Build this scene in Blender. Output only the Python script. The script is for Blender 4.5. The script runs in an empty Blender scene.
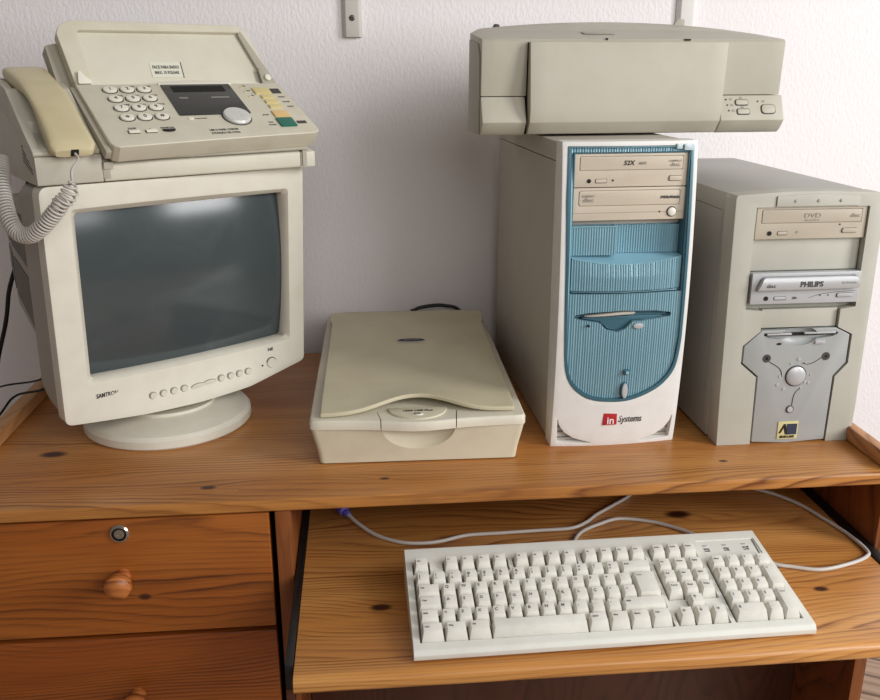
import bpy, bmesh, math, random
from mathutils import Matrix, Vector, noise
random.seed(7)
SC = bpy.context.scene
COL = SC.collection
ZD = 0.75                      # desk top height above the floor
R = math.radians
TAU = math.tau

# ------------------------------------------------------------------ materials
def lin(c):
    out = []
    for v in c:
        v /= 255.0
        out.append(v / 12.92 if v <= 0.04045 else ((v + 0.055) / 1.055) ** 2.4)
    return (*out, 1.0)

def base_mat(name):
    m = bpy.data.materials.new(name); m.use_nodes = True
    nt = m.node_tree; nt.nodes.clear()
    o = nt.nodes.new('ShaderNodeOutputMaterial'); b = nt.nodes.new('ShaderNodeBsdfPrincipled')
    nt.links.new(b.outputs[0], o.inputs[0])
    return m, nt, b

def nd(nt, typ, **kw):
    n = nt.nodes.new(typ)
    for k, v in kw.items():
        if k in n.inputs.keys(): n.inputs[k].default_value = v
        else: setattr(n, k, v)
    return n

def plastic(name, col, rough=0.45, dirt=0.06, bump=0.03, scale=30, tint=(150, 130, 95), spec=0.4, coat=0.0):
    m, nt, b = base_mat(name)
    L = nt.links.new
    tc = nd(nt, 'ShaderNodeTexCoord')
    n1 = nd(nt, 'ShaderNodeTexNoise', Scale=scale, Detail=5.0, Roughness=0.6)
    L(tc.outputs['Object'], n1.inputs['Vector'])
    r1 = nd(nt, 'ShaderNodeMapRange'); r1.inputs['From Min'].default_value = .42; r1.inputs['From Max'].default_value = .75
    r1.inputs['To Max'].default_value = dirt * 2.2
    L(n1.outputs[0], r1.inputs[0])
    mx = nd(nt, 'ShaderNodeMix', data_type='RGBA')
    mx.inputs[6].default_value = lin(col); mx.inputs[7].default_value = lin(tint)
    L(r1.outputs[0], mx.inputs[0]); L(mx.outputs[2], b.inputs['Base Color'])
    n2 = nd(nt, 'ShaderNodeTexNoise', Scale=900.0, Detail=2.0)
    L(tc.outputs['Object'], n2.inputs['Vector'])
    bp = nd(nt, 'ShaderNodeBump', Strength=bump, Distance=0.001)
    L(n2.outputs[0], bp.inputs['Height']); L(bp.outputs[0], b.inputs['Normal'])
    b.inputs['Roughness'].default_value = rough
    b.inputs['Specular IOR Level'].default_value = spec
    b.inputs['Coat Weight'].default_value = coat
    return m

def simple(name, col, rough=0.5, metal=0.0, spec=0.5, coat=0.0):
    m, nt, b = base_mat(name)
    tc = nd(nt, 'ShaderNodeTexCoord'); n1 = nd(nt, 'ShaderNodeTexNoise', Scale=60.0)
    nt.links.new(tc.outputs['Object'], n1.inputs['Vector'])
    mr = nd(nt, 'ShaderNodeMapRange'); mr.inputs['To Min'].default_value = max(0, rough - .05); mr.inputs['To Max'].default_value = min(1, rough + .05)
    nt.links.new(n1.outputs[0], mr.inputs[0]); nt.links.new(mr.outputs[0], b.inputs['Roughness'])
    b.inputs['Base Color'].default_value = lin(col)
    b.inputs['Metallic'].default_value = metal
    b.inputs['Specular IOR Level'].default_value = spec
    b.inputs['Coat Weight'].default_value = coat
    return m

def wood(name, light, dark, knots=(), axis='x', off=(0, 0, 0), freq=26.0, rough=0.34, boards=0.0, vert=False, scr=0.0):
    """varnished pine: grain runs along x; knots = (x, second axis, radius)"""
    m, nt, b = base_mat(name); L = nt.links.new
    tc = nd(nt, 'ShaderNodeTexCoord'); sep = nd(nt, 'ShaderNodeSeparateXYZ'); L(tc.outputs['Object'], sep.inputs[0])
    def math_(op, a, c=None, d=None):
        n = nd(nt, 'ShaderNodeMath', operation=op)
        for i, v in enumerate((a, c, d)):
            if v is None: continue
            if isinstance(v, (int, float)): n.inputs[i].default_value = v
            else: L(v, n.inputs[i])
        return n.outputs[0]
    if axis == 'x': gx, gy, gz = sep.outputs[0], sep.outputs[1], sep.outputs[2]
    elif axis == 'xz': gx, gy, gz = sep.outputs[0], sep.outputs[2], sep.outputs[1]
    elif axis == 'y': gx, gy, gz = sep.outputs[1], sep.outputs[2], sep.outputs[0]
    else: gx, gy, gz = sep.outputs[2], sep.outputs[0], sep.outputs[1]
    across = math_('ADD', gy, gz if axis != 'xz' else math_('MULTIPLY', gz, 1.0))
    def comb(x, y, z):
        c = nd(nt, 'ShaderNodeCombineXYZ')
        for i, v in enumerate((x, y, z)):
            if isinstance(v, (int, float)): c.inputs[i].default_value = v
            else: L(v, c.inputs[i])
        return c.outputs[0]
    # slow wandering of the rings along the board
    n1 = nd(nt, 'ShaderNodeTexNoise', Scale=1.0, Detail=2.0, Roughness=.45)
    L(comb(math_('MULTIPLY', math_('ADD', gx, off[0]), 1.1), math_('MULTIPLY', math_('ADD', across, off[1]), 4.5), off[2]), n1.inputs['Vector'])
    if boards:
        bi = math_('FLOOR', math_('DIVIDE', math_('ADD', across, 5.0), boards))
        wn = nd(nt, 'ShaderNodeTexWhiteNoise', noise_dimensions='1D'); L(bi, wn.inputs['W']); brd = wn.outputs[0]
        L(comb(math_('MULTIPLY', math_('ADD', math_('MULTIPLY_ADD', brd, 9.0, off[0]), gx), 1.1), math_('MULTIPLY', math_('ADD', across, off[1]), 5.0), math_('MULTIPLY', brd, 20.0)), n1.inputs['Vector'])
    n4 = nd(nt, 'ShaderNodeTexNoise', Scale=1.0, Detail=3.0, Roughness=.55)
    L(comb(math_('MULTIPLY', gx, 5.0), math_('MULTIPLY', across, 22.0), off[1] + 3), n4.inputs['Vector'])
    phase = math_('ADD', math_('MULTIPLY', across, freq * .8), math_('MULTIPLY', math_('SUBTRACT', n1.outputs[0], .5), 27.0))
    phase = math_('ADD', phase, math_('MULTIPLY', math_('SUBTRACT', n4.outputs[0], .5), 1.9))
    kmask = None
    for kx, ky, kr in knots:
        dx = math_('MULTIPLY', math_('SUBTRACT', gx, kx), .38); dy = math_('SUBTRACT', gy, ky)
        d = math_('SQRT', math_('ADD', math_('MULTIPLY', dx, dx), math_('MULTIPLY', dy, dy)))
        fall = math_('DIVIDE', 1.0, math_('ADD', 1.0, math_('POWER', math_('DIVIDE', d, kr * 1.6), 2.0)))
        sgn = math_('DIVIDE', dy, math_('ADD', math_('ABSOLUTE', dy), kr * .4))
        phase = math_('ADD', phase, math_('MULTIPLY', math_('MULTIPLY', fall, sgn), 1.3))
        dx2 = math_('MULTIPLY', math_('SUBTRACT', gx, kx), .55)
        d2 = math_('SQRT', math_('ADD', math_('MULTIPLY', dx2, dx2), math_('MULTIPLY', dy, dy)))
        k = nd(nt, 'ShaderNodeMapRange', interpolation_type='SMOOTHSTEP'); L(d2, k.inputs[0])
        k.inputs['From Min'].default_value = kr * .45; k.inputs['From Max'].default_value = kr * 1.2
        k.inputs['To Min'].default_value = 1.0; k.inputs['To Max'].default_value = 0.0
        kmask = k.outputs[0] if kmask is None else math_('MAXIMUM', kmask, k.outputs[0])
    fr = math_('FRACT', phase)
    # a growth ring: pale early wood darkening slowly, then a sudden edge
    ring = nd(nt, 'ShaderNodeValToRGB'); L(fr, ring.inputs[0])
    e = ring.color_ramp.elements
    e[0].position = 0.0; e[0].color = (0.55, .55, .55, 1); e[1].position = 1.0; e[1].color = (.62, .62, .62, 1)
    for p_, v in ((.12, .10), (.45, .16), (.80, .55), (.92, .95)):
        q = e.new(p_); q.color = (v, v, v, 1)
    n2 = nd(nt, 'ShaderNodeTexNoise', Scale=1.0, Detail=4.0, Roughness=.6)
    L(comb(math_('MULTIPLY', gx, 9.0), math_('MULTIPLY', across, 420.0), 3.0), n2.inputs['Vector'])
    n3 = nd(nt, 'ShaderNodeTexNoise', Scale=1.0, Detail=2.0)
    L(comb(math_('MULTIPLY', math_('ADD', gx, off[1]), 2.2), math_('MULTIPLY', across, 12.0), off[0]), n3.inputs['Vector'])
    n5 = nd(nt, 'ShaderNodeTexNoise', Scale=1.0, Detail=3.0)
    L(comb(math_('MULTIPLY', math_('ADD', gx, off[2]), 1.6), math_('MULTIPLY', across, 32.0), off[1]), n5.inputs['Vector'])
    st_n = nd(nt, 'ShaderNodeMapRange'); L(n5.outputs[0], st_n.inputs[0]); st_n.inputs['From Min'].default_value = .3; st_n.inputs['From Max'].default_value = .68
    st_n.inputs['To Min'].default_value = .12; st_n.inputs['To Max'].default_value = 1.15
    fac = math_('ADD', math_('MULTIPLY', ring.outputs[0], st_n.outputs[0]),
                math_('MULTIPLY', math_('SUBTRACT', n2.outputs[0], .5), 1.1))
    cl = nd(nt, 'ShaderNodeClamp'); L(fac, cl.inputs[0])
    mx = nd(nt, 'ShaderNodeMix', data_type='RGBA'); L(cl.outputs[0], mx.inputs[0])
    mx.inputs[6].default_value = lin(light); mx.inputs[7].default_value = lin(dark)
    col = mx.outputs[2]
    hvf = nd(nt, 'ShaderNodeMapRange'); L(n3.outputs[0], hvf.inputs[0]); hvf.inputs['From Min'].default_value = .35; hvf.inputs['From Max'].default_value = .65
    hv = nd(nt, 'ShaderNodeMix', data_type='RGBA', blend_type='MULTIPLY'); L(hvf.outputs[0], hv.inputs[0])
    L(col, hv.inputs[6]); hv.inputs[7].default_value = (.80, .69, .55, 1); col = hv.outputs[2]
    if kmask is not None:
        km = nd(nt, 'ShaderNodeMix', data_type='RGBA'); L(kmask, km.inputs[0]); L(col, km.inputs[6])
        km.inputs[7].default_value = lin((62, 30, 14)); col = km.outputs[2]
    if scr:
        v = nd(nt, 'ShaderNodeTexNoise', Scale=1.0, Detail=3.0, Roughness=.7)
        L(comb(math_('MULTIPLY', gx, 34.0), math_('MULTIPLY', gy, 60.0), 1.0), v.inputs['Vector'])
        s = nd(nt, 'ShaderNodeMapRange'); L(v.outputs[0], s.inputs[0]); s.inputs['From Min'].default_value = .69; s.inputs['From Max'].default_value = .75
        s.inputs['To Max'].default_value = scr
        sm = nd(nt, 'ShaderNodeMix', data_type='RGBA'); L(s.outputs[0], sm.inputs[0]); L(col, sm.inputs[6]); sm.inputs[7].default_value = lin((222, 170, 112)); col = sm.outputs[2]
    L(col, b.inputs['Base Color'])
    rr = nd(nt, 'ShaderNodeMapRange'); L(n3.outputs[0], rr.inputs[0]); rr.inputs['To Min'].default_value = rough - .08; rr.inputs['To Max'].default_value = rough + .14
    L(rr.outputs[0], b.inputs['Roughness'])
    bp = nd(nt, 'ShaderNodeBump', Strength=.12, Distance=.0006); L(fac, bp.inputs['Height']); L(bp.outputs[0], b.inputs['Normal'])
    return m

def wall_mat():
    m, nt, b = base_mat('painted_woodchip_wall'); L = nt.links.new
    tc = nd(nt, 'ShaderNodeTexCoord'); mp = nd(nt, 'ShaderNodeMapping'); mp.inputs['Scale'].default_value = (1, 1, .55)
    L(tc.outputs['Object'], mp.inputs[0])
    n1 = nd(nt, 'ShaderNodeTexNoise', Scale=190.0, Detail=3.0, Roughness=.55); L(mp.outputs[0], n1.inputs['Vector'])
    n2 = nd(nt, 'ShaderNodeTexNoise', Scale=3.0, Detail=3.0); L(tc.outputs['Object'], n2.inputs['Vector'])
    bp = nd(nt, 'ShaderNodeBump', Strength=.42, Distance=.003); L(n1.outputs[0], bp.inputs['Height']); L(bp.outputs[0], b.inputs['Normal'])
    mx = nd(nt, 'ShaderNodeMix', data_type='RGBA'); L(n2.outputs[0], mx.inputs[0])
    mx.inputs[6].default_value = lin((236, 231, 231)); mx.inputs[7].default_value = lin((242, 238, 239))
    L(mx.outputs[2], b.inputs['Base Color']); b.inputs['Roughness'].default_value = .62
    b.inputs['Specular IOR Level'].default_value = .3
    return m

def glass_dark():
    m, nt, b = base_mat('dark_tube_glass'); L = nt.links.new
    tc = nd(nt, 'ShaderNodeTexCoord')
    # smears of dust on the glass
    n = nd(nt, 'ShaderNodeTexNoise', Scale=9.0, Detail=4.0, Distortion=1.5); L(tc.outputs['Object'], n.inputs['Vector'])
    mr = nd(nt, 'ShaderNodeMapRange'); L(n.outputs[0], mr.inputs[0]); mr.inputs['From Min'].default_value = .5; mr.inputs['From Max'].default_value = .8
    mr.inputs['To Max'].default_value = .35
    mx = nd(nt, 'ShaderNodeMix', data_type='RGBA'); L(mr.outputs[0], mx.inputs[0])
    mx.inputs[6].default_value = lin((66, 74, 76)); mx.inputs[7].default_value = lin((92, 98, 98))
    L(mx.outputs[2], b.inputs['Base Color'])
    b.inputs['Roughness'].default_value = .16; b.inputs['Specular IOR Level'].default_value = .6
    return m

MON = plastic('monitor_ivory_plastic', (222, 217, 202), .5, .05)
MONS = plastic('monitor_shaded_ivory_plastic', (164, 159, 147), .55, .08)  # darker copy of the ivory, with the shade of the side in its colour
REARD = plastic('monitor_recess_shade', (104, 98, 90), .6, .08)  # dark tone stands for the shade inside the rear recesses
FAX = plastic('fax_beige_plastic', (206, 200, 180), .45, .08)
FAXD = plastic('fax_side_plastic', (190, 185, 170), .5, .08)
FAXP = plastic('fax_panel_plastic', (208, 202, 182), .42, .07)
FAXT = plastic('fax_tray_plastic', (210, 205, 187), .45, .05)
FAXG = plastic('fax_grey_plastic', (172, 166, 150), .5, .06)
HAND = plastic('handset_yellowed_plastic', (200, 188, 150), .38, .08, spec=.5)
CORDM = plastic('cord_grey_plastic', (196, 190, 182), .5, .05)
CREAM = plastic('cream_plastic', (232, 227, 212), .4, .03)
SCAN = plastic('scanner_body_plastic', (212, 204, 180), .42, .06)
SCANL = plastic('scanner_lid_plastic', (204, 195, 166), .42, .10, scale=12)
SCANR = plastic('scanner_rim_plastic', (220, 213, 194), .4, .06)
PRN = plastic('printer_grey_beige_plastic', (182, 177, 161), .5, .05)
PRNL = plastic('printer_light_beige_plastic', (186, 180, 164), .5, .05)
PRNT = plastic('printer_top_plastic', (168, 164, 150), .5, .06)
T1W = plastic('tower_white_plastic', (232, 230, 226), .42, .05)
T1C = plastic('tower_case_metal', (184, 177, 166), .5, .06, scale=10)
T2B = plastic('grey_beige_bezel_plastic', (186, 184, 172), .5, .10, scale=14, tint=(150, 148, 130))
T2C = plastic('grey_case_metal', (170, 169, 163), .5, .08, scale=10)
SILV = plastic('silver_plastic', (168, 170, 168), .36, .08, scale=16, tint=(130, 132, 130))
SILV2 = simple('bright_silver_plastic', (188, 189, 190), .34, .15)
DRV = plastic('drive_beige_plastic', (205, 193, 174), .45, .04)
DRV2 = plastic('drive_pinkish_beige_plastic', (190, 180, 162), .45, .05)
KB = plastic('keyboard_ivory_plastic', (226, 225, 216), .42, .05)
KEYM = plastic('keycap_plastic', (230, 228, 218), .5, .07, scale=60)
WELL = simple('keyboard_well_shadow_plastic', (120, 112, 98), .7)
DARK = simple('black_plastic', (22, 21, 22), .4)
SLOT = simple('dark_opening', (12, 11, 11), .8)
INK = simple('dark_grey_print', (66, 63, 62), .7)
KINK = simple('key_print', (104, 100, 94), .7)
FADED = simple('faded_grey_print', (150, 144, 134), .7)
LCD = simple('smoked_display', (46, 46, 43), .18)
GLINE = simple('display_print', (130, 128, 118), .5)
YEL = plastic('pale_yellow_key', (214, 198, 140), .4, .03)
ORA = plastic('pale_orange_key', (224, 190, 130), .4, .03)
GREEN = simple('green_key', (18, 104, 84), .35)
DIAL = simple('pearl_dial', (206, 206, 200), .3, .1)
RED = simple('red_print', (176, 26, 38), .5)
WHITE = simple('white_print', (238, 238, 236), .5)
GOLD = simple('gold_sticker', (214, 206, 150), .4, .1)
NAVY = simple('navy_print', (48, 56, 78), .4)
BLK = simple('black_print', (16, 15, 14), .5)
CHROME = simple('chrome', (190, 186, 176), .2, .9)
SCREWM = simple('screw_metal', (120, 118, 114), .35, .8)
RAILM = plastic('painted_rail', (206, 201, 194), .4, .02)
RAILM2 = plastic('white_painted_rail', (226, 224, 220), .4, .02)
CABW = simple('cable_grey_white', (196, 190, 182), .4)
CABB = simple('cable_black', (18, 17, 17), .45)
PURP = simple('purple_plug', (96, 90, 180), .45)
STICK = simple('cream_sticker', (218, 216, 198), .5)

def blue_mat(name, col, dark, rough=.34):
    m, nt, b = base_mat(name); L = nt.links.new
    tc = nd(nt, 'ShaderNodeTexCoord')
    n = nd(nt, 'ShaderNodeTexNoise', Scale=9.0, Detail=2.0); L(tc.outputs['Object'], n.inputs['Vector'])
    mx = nd(nt, 'ShaderNodeMix', data_type='RGBA'); L(n.outputs[0], mx.inputs[0])
    mx.inputs[6].default_value = lin(col); mx.inputs[7].default_value = lin(dark)
    L(mx.outputs[2], b.inputs['Base Color'])
    b.inputs['Roughness'].default_value = rough; b.inputs['Coat Weight'].default_value = .25; b.inputs['Coat Roughness'].default_value = .2
    b.inputs['Metallic'].default_value = .15
    return m
BLUE = blue_mat('translucent_blue_plastic', (148, 186, 198), (112, 154, 170))
BLUED = blue_mat('dark_blue_edge', (70, 114, 128), (54, 96, 110))
BLUEL = blue_mat('light_blue_plastic', (156, 202, 216), (138, 184, 202))

# desk-local coordinates (root stands on the floor, z up from the floor)
DX, DY = 0.08, 1.25
kd = lambda x, y, r: (x - DX, y - DY, r)
kz = lambda x, z, r: (x - DX, z + ZD, r)
W_TOP = wood('pine_desktop', (198, 138, 74), (116, 66, 30), [kd(-.425, 1.135, .011), kd(-.200, 1.015, .006), kd(.47, 1.03, .004), kd(.02, 1.02, .004)], off=(.3, .2, 1.0), freq=150, scr=.35, boards=.118)
W_TRAY = wood('pine_tray', (216, 156, 88), (134, 80, 38), [kd(.438, 1.088, .012), kd(.547, .889, .006), kd(.01, .90, .008)], off=(1.7, .9, 4.0), boards=.13, freq=150)
W_DRAW = wood('pine_drawer', (168, 98, 38), (88, 46, 17), [kz(-.282, -.128, .005)], axis='xz', off=(2.7, .1, 7.0), freq=120, rough=.4)
W_DRAW2 = wood('pine_lower_drawer', (158, 86, 34), (82, 40, 16), [], axis='xz', off=(5.2, .6, 2.0), freq=140, rough=.4)
W_SIDE = wood('pine_panel', (140, 82, 42), (84, 44, 20), [], axis='z', off=(.5, 2.2, 3.0), freq=40)
W_RIM = wood('pine_rim', (206, 152, 100), (150, 98, 58), [], axis='y', off=(.5, 1.2, 3.0), freq=40)
W_DARK = wood('dark_shaded_panel', (80, 46, 34), (56, 32, 24), [], axis='z', off=(.1, 1.2, 3.0), freq=30)  # dark brown wood with the shade under the desk put into the colour
W_KNOB = wood('turned_knob_pine', (196, 122, 64), (120, 62, 30), [], axis='x', off=(.1, .2, .3), freq=110)

# ------------------------------------------------------------------ mesh helpers
def merge(dst, src, M=None, mi=0):
    me = bpy.data.meshes.new('t'); src.to_mesh(me); src.free()
    if M is not None: me.transform(M)
    if mi:
        for p in me.polygons: p.material_index = mi
    dst.from_mesh(me); bpy.data.meshes.remove(me)
    return dst

def T(x=0, y=0, z=0, rx=0, ry=0, rz=0):
    return Matrix.Translation((x, y, z)) @ Matrix.Rotation(R(rz), 4, 'Z') @ Matrix.Rotation(R(ry), 4, 'Y') @ Matrix.Rotation(R(rx), 4, 'X')

def bev(bm, w, seg=2, ang=30):
    if w <= 0: return bm
    ed = [e for e in bm.edges if len(e.link_faces) == 2 and e.calc_face_angle(0) > R(ang)]
    if ed: bmesh.ops.bevel(bm, geom=ed, offset=w, segments=seg, profile=.6, affect='EDGES', clamp_overlap=True)
    return bm

def box(x0, x1, y0, y1, z0, z1, b=.001, seg=2):
    bm = bmesh.new(); bmesh.ops.create_cube(bm, size=1)
    for v in bm.verts:
        v.co = ((x0 if v.co.x < 0 else x1), (y0 if v.co.y < 0 else y1), (z0 if v.co.z < 0 else z1))
    return bev(bm, b, seg)

def prism(pts, a0, a1, axis='y', b=0.0, seg=2, ang=30):
    bm = bmesh.new()
    f = {'y': lambda p, a: (p[0], a, p[1]), 'x': lambda p, a: (a, p[0], p[1]), 'z': lambda p, a: (p[0], p[1], a)}[axis]
    A = [bm.verts.new(f(p, a0)) for p in pts]; B = [bm.verts.new(f(p, a1)) for p in pts]
    bm.faces.new(A); bm.faces.new(B[::-1])
    n = len(pts)
    for i in range(n): bm.faces.new((A[i], B[i], B[(i + 1) % n], A[(i + 1) % n]))
    bmesh.ops.recalc_face_normals(bm, faces=bm.faces)
    return bev(bm, b, seg, ang)

def rpoly(pts, r, n=5):
    """round the corners of a polygon; r one radius or a list"""
    out = []; N = len(pts)
    for i in range(N):
        p = Vector(pts[i]); a = Vector(pts[i - 1]) - p; c = Vector(pts[(i + 1) % N]) - p
        ri = r[i] if isinstance(r, (list, tuple)) else r
        if ri <= 0: out.append(tuple(p)); continue
        la, lc = a.length, c.length; a.normalize(); c.normalize()
        th = a.angle(c); d = min(ri / max(math.tan(th / 2), 1e-4), la * .48, lc * .48)
        s, e = p + a * d, p + c * d
        for k in range(n + 1):
            t = k / n; q = (1 - t) ** 2 * s + 2 * t * (1 - t) * p + t * t * e; out.append((q.x, q.y))
    return out

def rrect(x0, x1, z0, z1, r, n=5): return rpoly([(x0, z0), (x1, z0), (x1, z1), (x0, z1)], r, n)

def ell(cx, cz, rx, rz, n=28): return [(cx + rx * math.cos(TAU * i / n), cz + rz * math.sin(TAU * i / n)) for i in range(n)]

def lathe(prof, n=40, cap=True):
    bm = bmesh.new(); rings = []
    for r, z in prof:
        if r < 1e-6: rings.append([bm.verts.new((0, 0, z))])
        else: rings.append([bm.verts.new((r * math.cos(TAU * i / n), r * math.sin(TAU * i / n), z)) for i in range(n)])
    for a, c in zip(rings, rings[1:]):
        for i in range(n):
            j = (i + 1) % n
            if len(a) == 1 and len(c) == 1: continue
            if len(a) == 1: bm.faces.new((a[0], c[i], c[j]))
            elif len(c) == 1: bm.faces.new((a[i], a[j], c[0]))
            else: bm.faces.new((a[i], a[j], c[j], c[i]))
    for rg in (rings[0], rings[-1]):
        if len(rg) > 1: bm.faces.new(rg)
    bmesh.ops.recalc_face_normals(bm, faces=bm.faces)
    return bm

def catmull(pts, k=8):
    P = [Vector(p) for p in pts]; P = [2 * P[0] - P[1]] + P + [2 * P[-1] - P[-2]]; out = []
    for i in range(1, len(P) - 2):
        for s in range(k):
            t = s / k; a, b_, c, d = P[i - 1:i + 3]
            out.append(.5 * ((2 * b_) + (c - a) * t + (2 * a - 5 * b_ + 4 * c - d) * t * t + (3 * b_ - 3 * c + d - a) * t ** 3))
    out.append(P[-2]); return out

def tube(pts, r, n=10):
    bm = bmesh.new(); rings = []; up = None
    for i, p in enumerate(pts):
        t = (pts[min(i + 1, len(pts) - 1)] - pts[max(i - 1, 0)]).normalized()
        if up is None: up = t.orthogonal().normalized()
        up = (up - t * up.dot(t)).normalized(); s = t.cross(up)
        rings.append([bm.verts.new(p + (up * math.cos(TAU * k / n) + s * math.sin(TAU * k / n)) * r) for k in range(n)])
    for a, c in zip(rings, rings[1:]):
        for k in range(n): bm.faces.new((a[k], a[(k + 1) % n], c[(k + 1) % n], c[k]))
    bm.faces.new(rings[0][::-1]); bm.faces.new(rings[-1])
    bmesh.ops.recalc_face_normals(bm, faces=bm.faces)
    return bm

def solid(f, g, u0, u1, v0, v1, nu, nv, mp):
    """closed solid between two height fields; mp(u, v, h) -> xyz"""
    bm = bmesh.new()
    def grid(h): return [[bm.verts.new(mp(u0 + (u1 - u0) * i / nu, v0 + (v1 - v0) * j / nv, h(u0 + (u1 - u0) * i / nu, v0 + (v1 - v0) * j / nv))) for j in range(nv + 1)] for i in range(nu + 1)]
    A, B = grid(f), grid(g)
    for i in range(nu):
        for j in range(nv):
            bm.faces.new((A[i][j], A[i + 1][j], A[i + 1][j + 1], A[i][j + 1]))
            bm.faces.new((B[i][j], B[i][j + 1], B[i + 1][j + 1], B[i + 1][j]))
    for i in range(nu):
        bm.faces.new((A[i][0], B[i][0], B[i + 1][0], A[i + 1][0])); bm.faces.new((A[i][nv], A[i + 1][nv], B[i + 1][nv], B[i][nv]))
    for j in range(nv):
        bm.faces.new((A[0][j], A[0][j + 1], B[0][j + 1], B[0][j])); bm.faces.new((A[nu][j], B[nu][j], B[nu][j + 1], A[nu][j + 1]))
    bmesh.ops.recalc_face_normals(bm, faces=bm.faces)
    return bm

def boolean(bm, cutter, op='DIFFERENCE'):
    obs = []
    for b_ in (bm, cutter):
        me = bpy.data.meshes.new('t'); b_.to_mesh(me); b_.free()
        o = bpy.data.objects.new('t', me); COL.objects.link(o); obs.append(o)
    md = obs[0].modifiers.new('b', 'BOOLEAN'); md.operation = op; md.object = obs[1]; md.solver = 'EXACT'
    dg = bpy.context.evaluated_depsgraph_get(); dg.update()
    me = bpy.data.meshes.new_from_object(obs[0].evaluated_get(dg)); out = bmesh.new(); out.from_mesh(me)
    for o in obs:
        m_ = o.data; bpy.data.objects.remove(o); bpy.data.meshes.remove(m_)
    bpy.data.meshes.remove(me)
    return out

def union_of(*bms):
    b = bmesh.new()
    for x in bms: merge(b, x)
    return b

_tc = {}
def text_bm(s, size, depth=.0003, bold=0.0, shear=0.0, align='CENTER', sx=1.0):
    key = (s, size, depth, bold, shear, align, sx)
    if key not in _tc:
        c = bpy.data.curves.new('t', 'FONT'); c.body = s; c.size = size; c.extrude = depth; c.offset = bold * size; c.shear = shear
        c.align_x = align; c.align_y = 'CENTER'; c.resolution_u = 2
        o = bpy.data.objects.new('t', c); COL.objects.link(o)
        dg = bpy.context.evaluated_depsgraph_get(); dg.update()
        me = bpy.data.meshes.new_from_object(o.evaluated_get(dg)); me.transform(Matrix.Diagonal((sx, 1, 1, 1)))
        bpy.data.objects.remove(o); bpy.data.curves.remove(c); _tc[key] = me
    bm = bmesh.new(); bm.from_mesh(_tc[key]); return bm

FRONT = Matrix.Rotation(R(90), 4, 'X')      # text lying in xz, readable from -y

def obj(name, bm, mats, parent=None, M=None, smooth=30, loc=None, rz=0, **props):
    me = bpy.data.meshes.new(name)
    if M is not None: bmesh.ops.transform(bm, matrix=M, verts=bm.verts)
    bm.to_mesh(me); bm.free()
    for m in (mats if isinstance(mats, (list, tuple)) else [mats]): me.materials.append(m)
    me.shade_smooth(); me.set_sharp_from_angle(angle=R(smooth))
    o = bpy.data.objects.new(name, me); COL.objects.link(o)
    if parent is not None: o.parent = parent
    if loc: o.location = loc
    o.rotation_euler.z = R(rz)
    for k, v in props.items(): o[k] = v
    return o

def thing(name, label, cat, x, y, z, a=0, group=None):
    o = bpy.data.objects.new(name, None); COL.objects.link(o); o.empty_display_size = .05
    o.location = (x, y, z + ZD); o.rotation_euler.z = R(a); o['label'] = label; o['category'] = cat
    if group: o['group'] = group
    return o

# ------------------------------------------------------------------ the room
def struct(name, bm, m, loc=(0, 0, 0)): return obj(name, bm, m, loc=loc, kind='structure')
struct('wall_back', box(-2.2, 3.2, 1.59, 1.69, 0, 2.5, 0), wall_mat())
def floor_mat():
    m, nt, b = base_mat('laminate_floor'); L = nt.links.new
    tc = nd(nt, 'ShaderNodeTexCoord'); mp = nd(nt, 'ShaderNodeMapping'); mp.inputs['Rotation'].default_value = (0, 0, R(28)); L(tc.outputs['Object'], mp.inputs[0])
    mp2 = nd(nt, 'ShaderNodeMapping'); mp2.inputs['Scale'].default_value = (4, 60, 1); L(mp.outputs[0], mp2.inputs[0])
    n = nd(nt, 'ShaderNodeTexNoise', Scale=1.0, Detail=3.0); L(mp2.outputs[0], n.inputs['Vector'])
    br = nd(nt, 'ShaderNodeTexBrick', Scale=1.0); L(mp.outputs[0], br.inputs[0])
    br.inputs['Color1'].default_value = lin((176, 150, 128)); br.inputs['Color2'].default_value = lin((164, 138, 116)); br.inputs['Mortar'].default_value = lin((110, 88, 70))
    br.inputs['Brick Width'].default_value = 1.2; br.inputs['Row Height'].default_value = .065; br.inputs['Mortar Size'].default_value = .004
    mx = nd(nt, 'ShaderNodeMix', data_type='RGBA', blend_type='MULTIPLY'); mr = nd(nt, 'ShaderNodeMapRange'); L(n.outputs[0], mr.inputs[0]); mr.inputs['From Min'].default_value = .45; mr.inputs['From Max'].default_value = .7
    L(mr.outputs[0], mx.inputs[0]); L(br.outputs[0], mx.inputs[6]); mx.inputs[7].default_value = (.55, .48, .42, 1)
    L(mx.outputs[2], b.inputs['Base Color']); b.inputs['Roughness'].default_value = .4
    return m
struct('floor', box(-2.2, 3.2, -2.5, 1.69, -.08, 0, 0), floor_mat())

# shelf rails screwed to the wall
def rail(x, z0, m, label, screw):
    t = thing('shelf_rail', label, 'shelf rail', x, 1.59, z0, 0, None)
    pr = rpoly([(-.0165, 0), (-.0165, -.004), (-.011, -.011), (.011, -.011), (.0165, -.004), (.0165, 0)], .002, 3)
    obj('channel', prism(pr, 0, 1.0, 'z', .001), m, t)
    if screw:
        s = lathe([(.0, .0), (.0048, .0), (.0048, .0012), (.003, .0024), (0, .0026)], 20)
        merge(s, box(-.0034, .0034, -.0006, .0006, .002, .0031, 0), None, 1); merge(s, box(-.0006, .0006, -.0034, .0034, .002, .0031, 0), None, 1)
        obj('screw', s, [SCREWM, SLOT], t, T(0, -.0108, .030, rx=90))
    return t
rail(-.005, .547, RAILM, 'beige wall rail ending in a screwed tip high on the wall', True)
t = rail(.571, .46, RAILM2, 'white vertical wall rail behind the printer', False)

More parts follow.
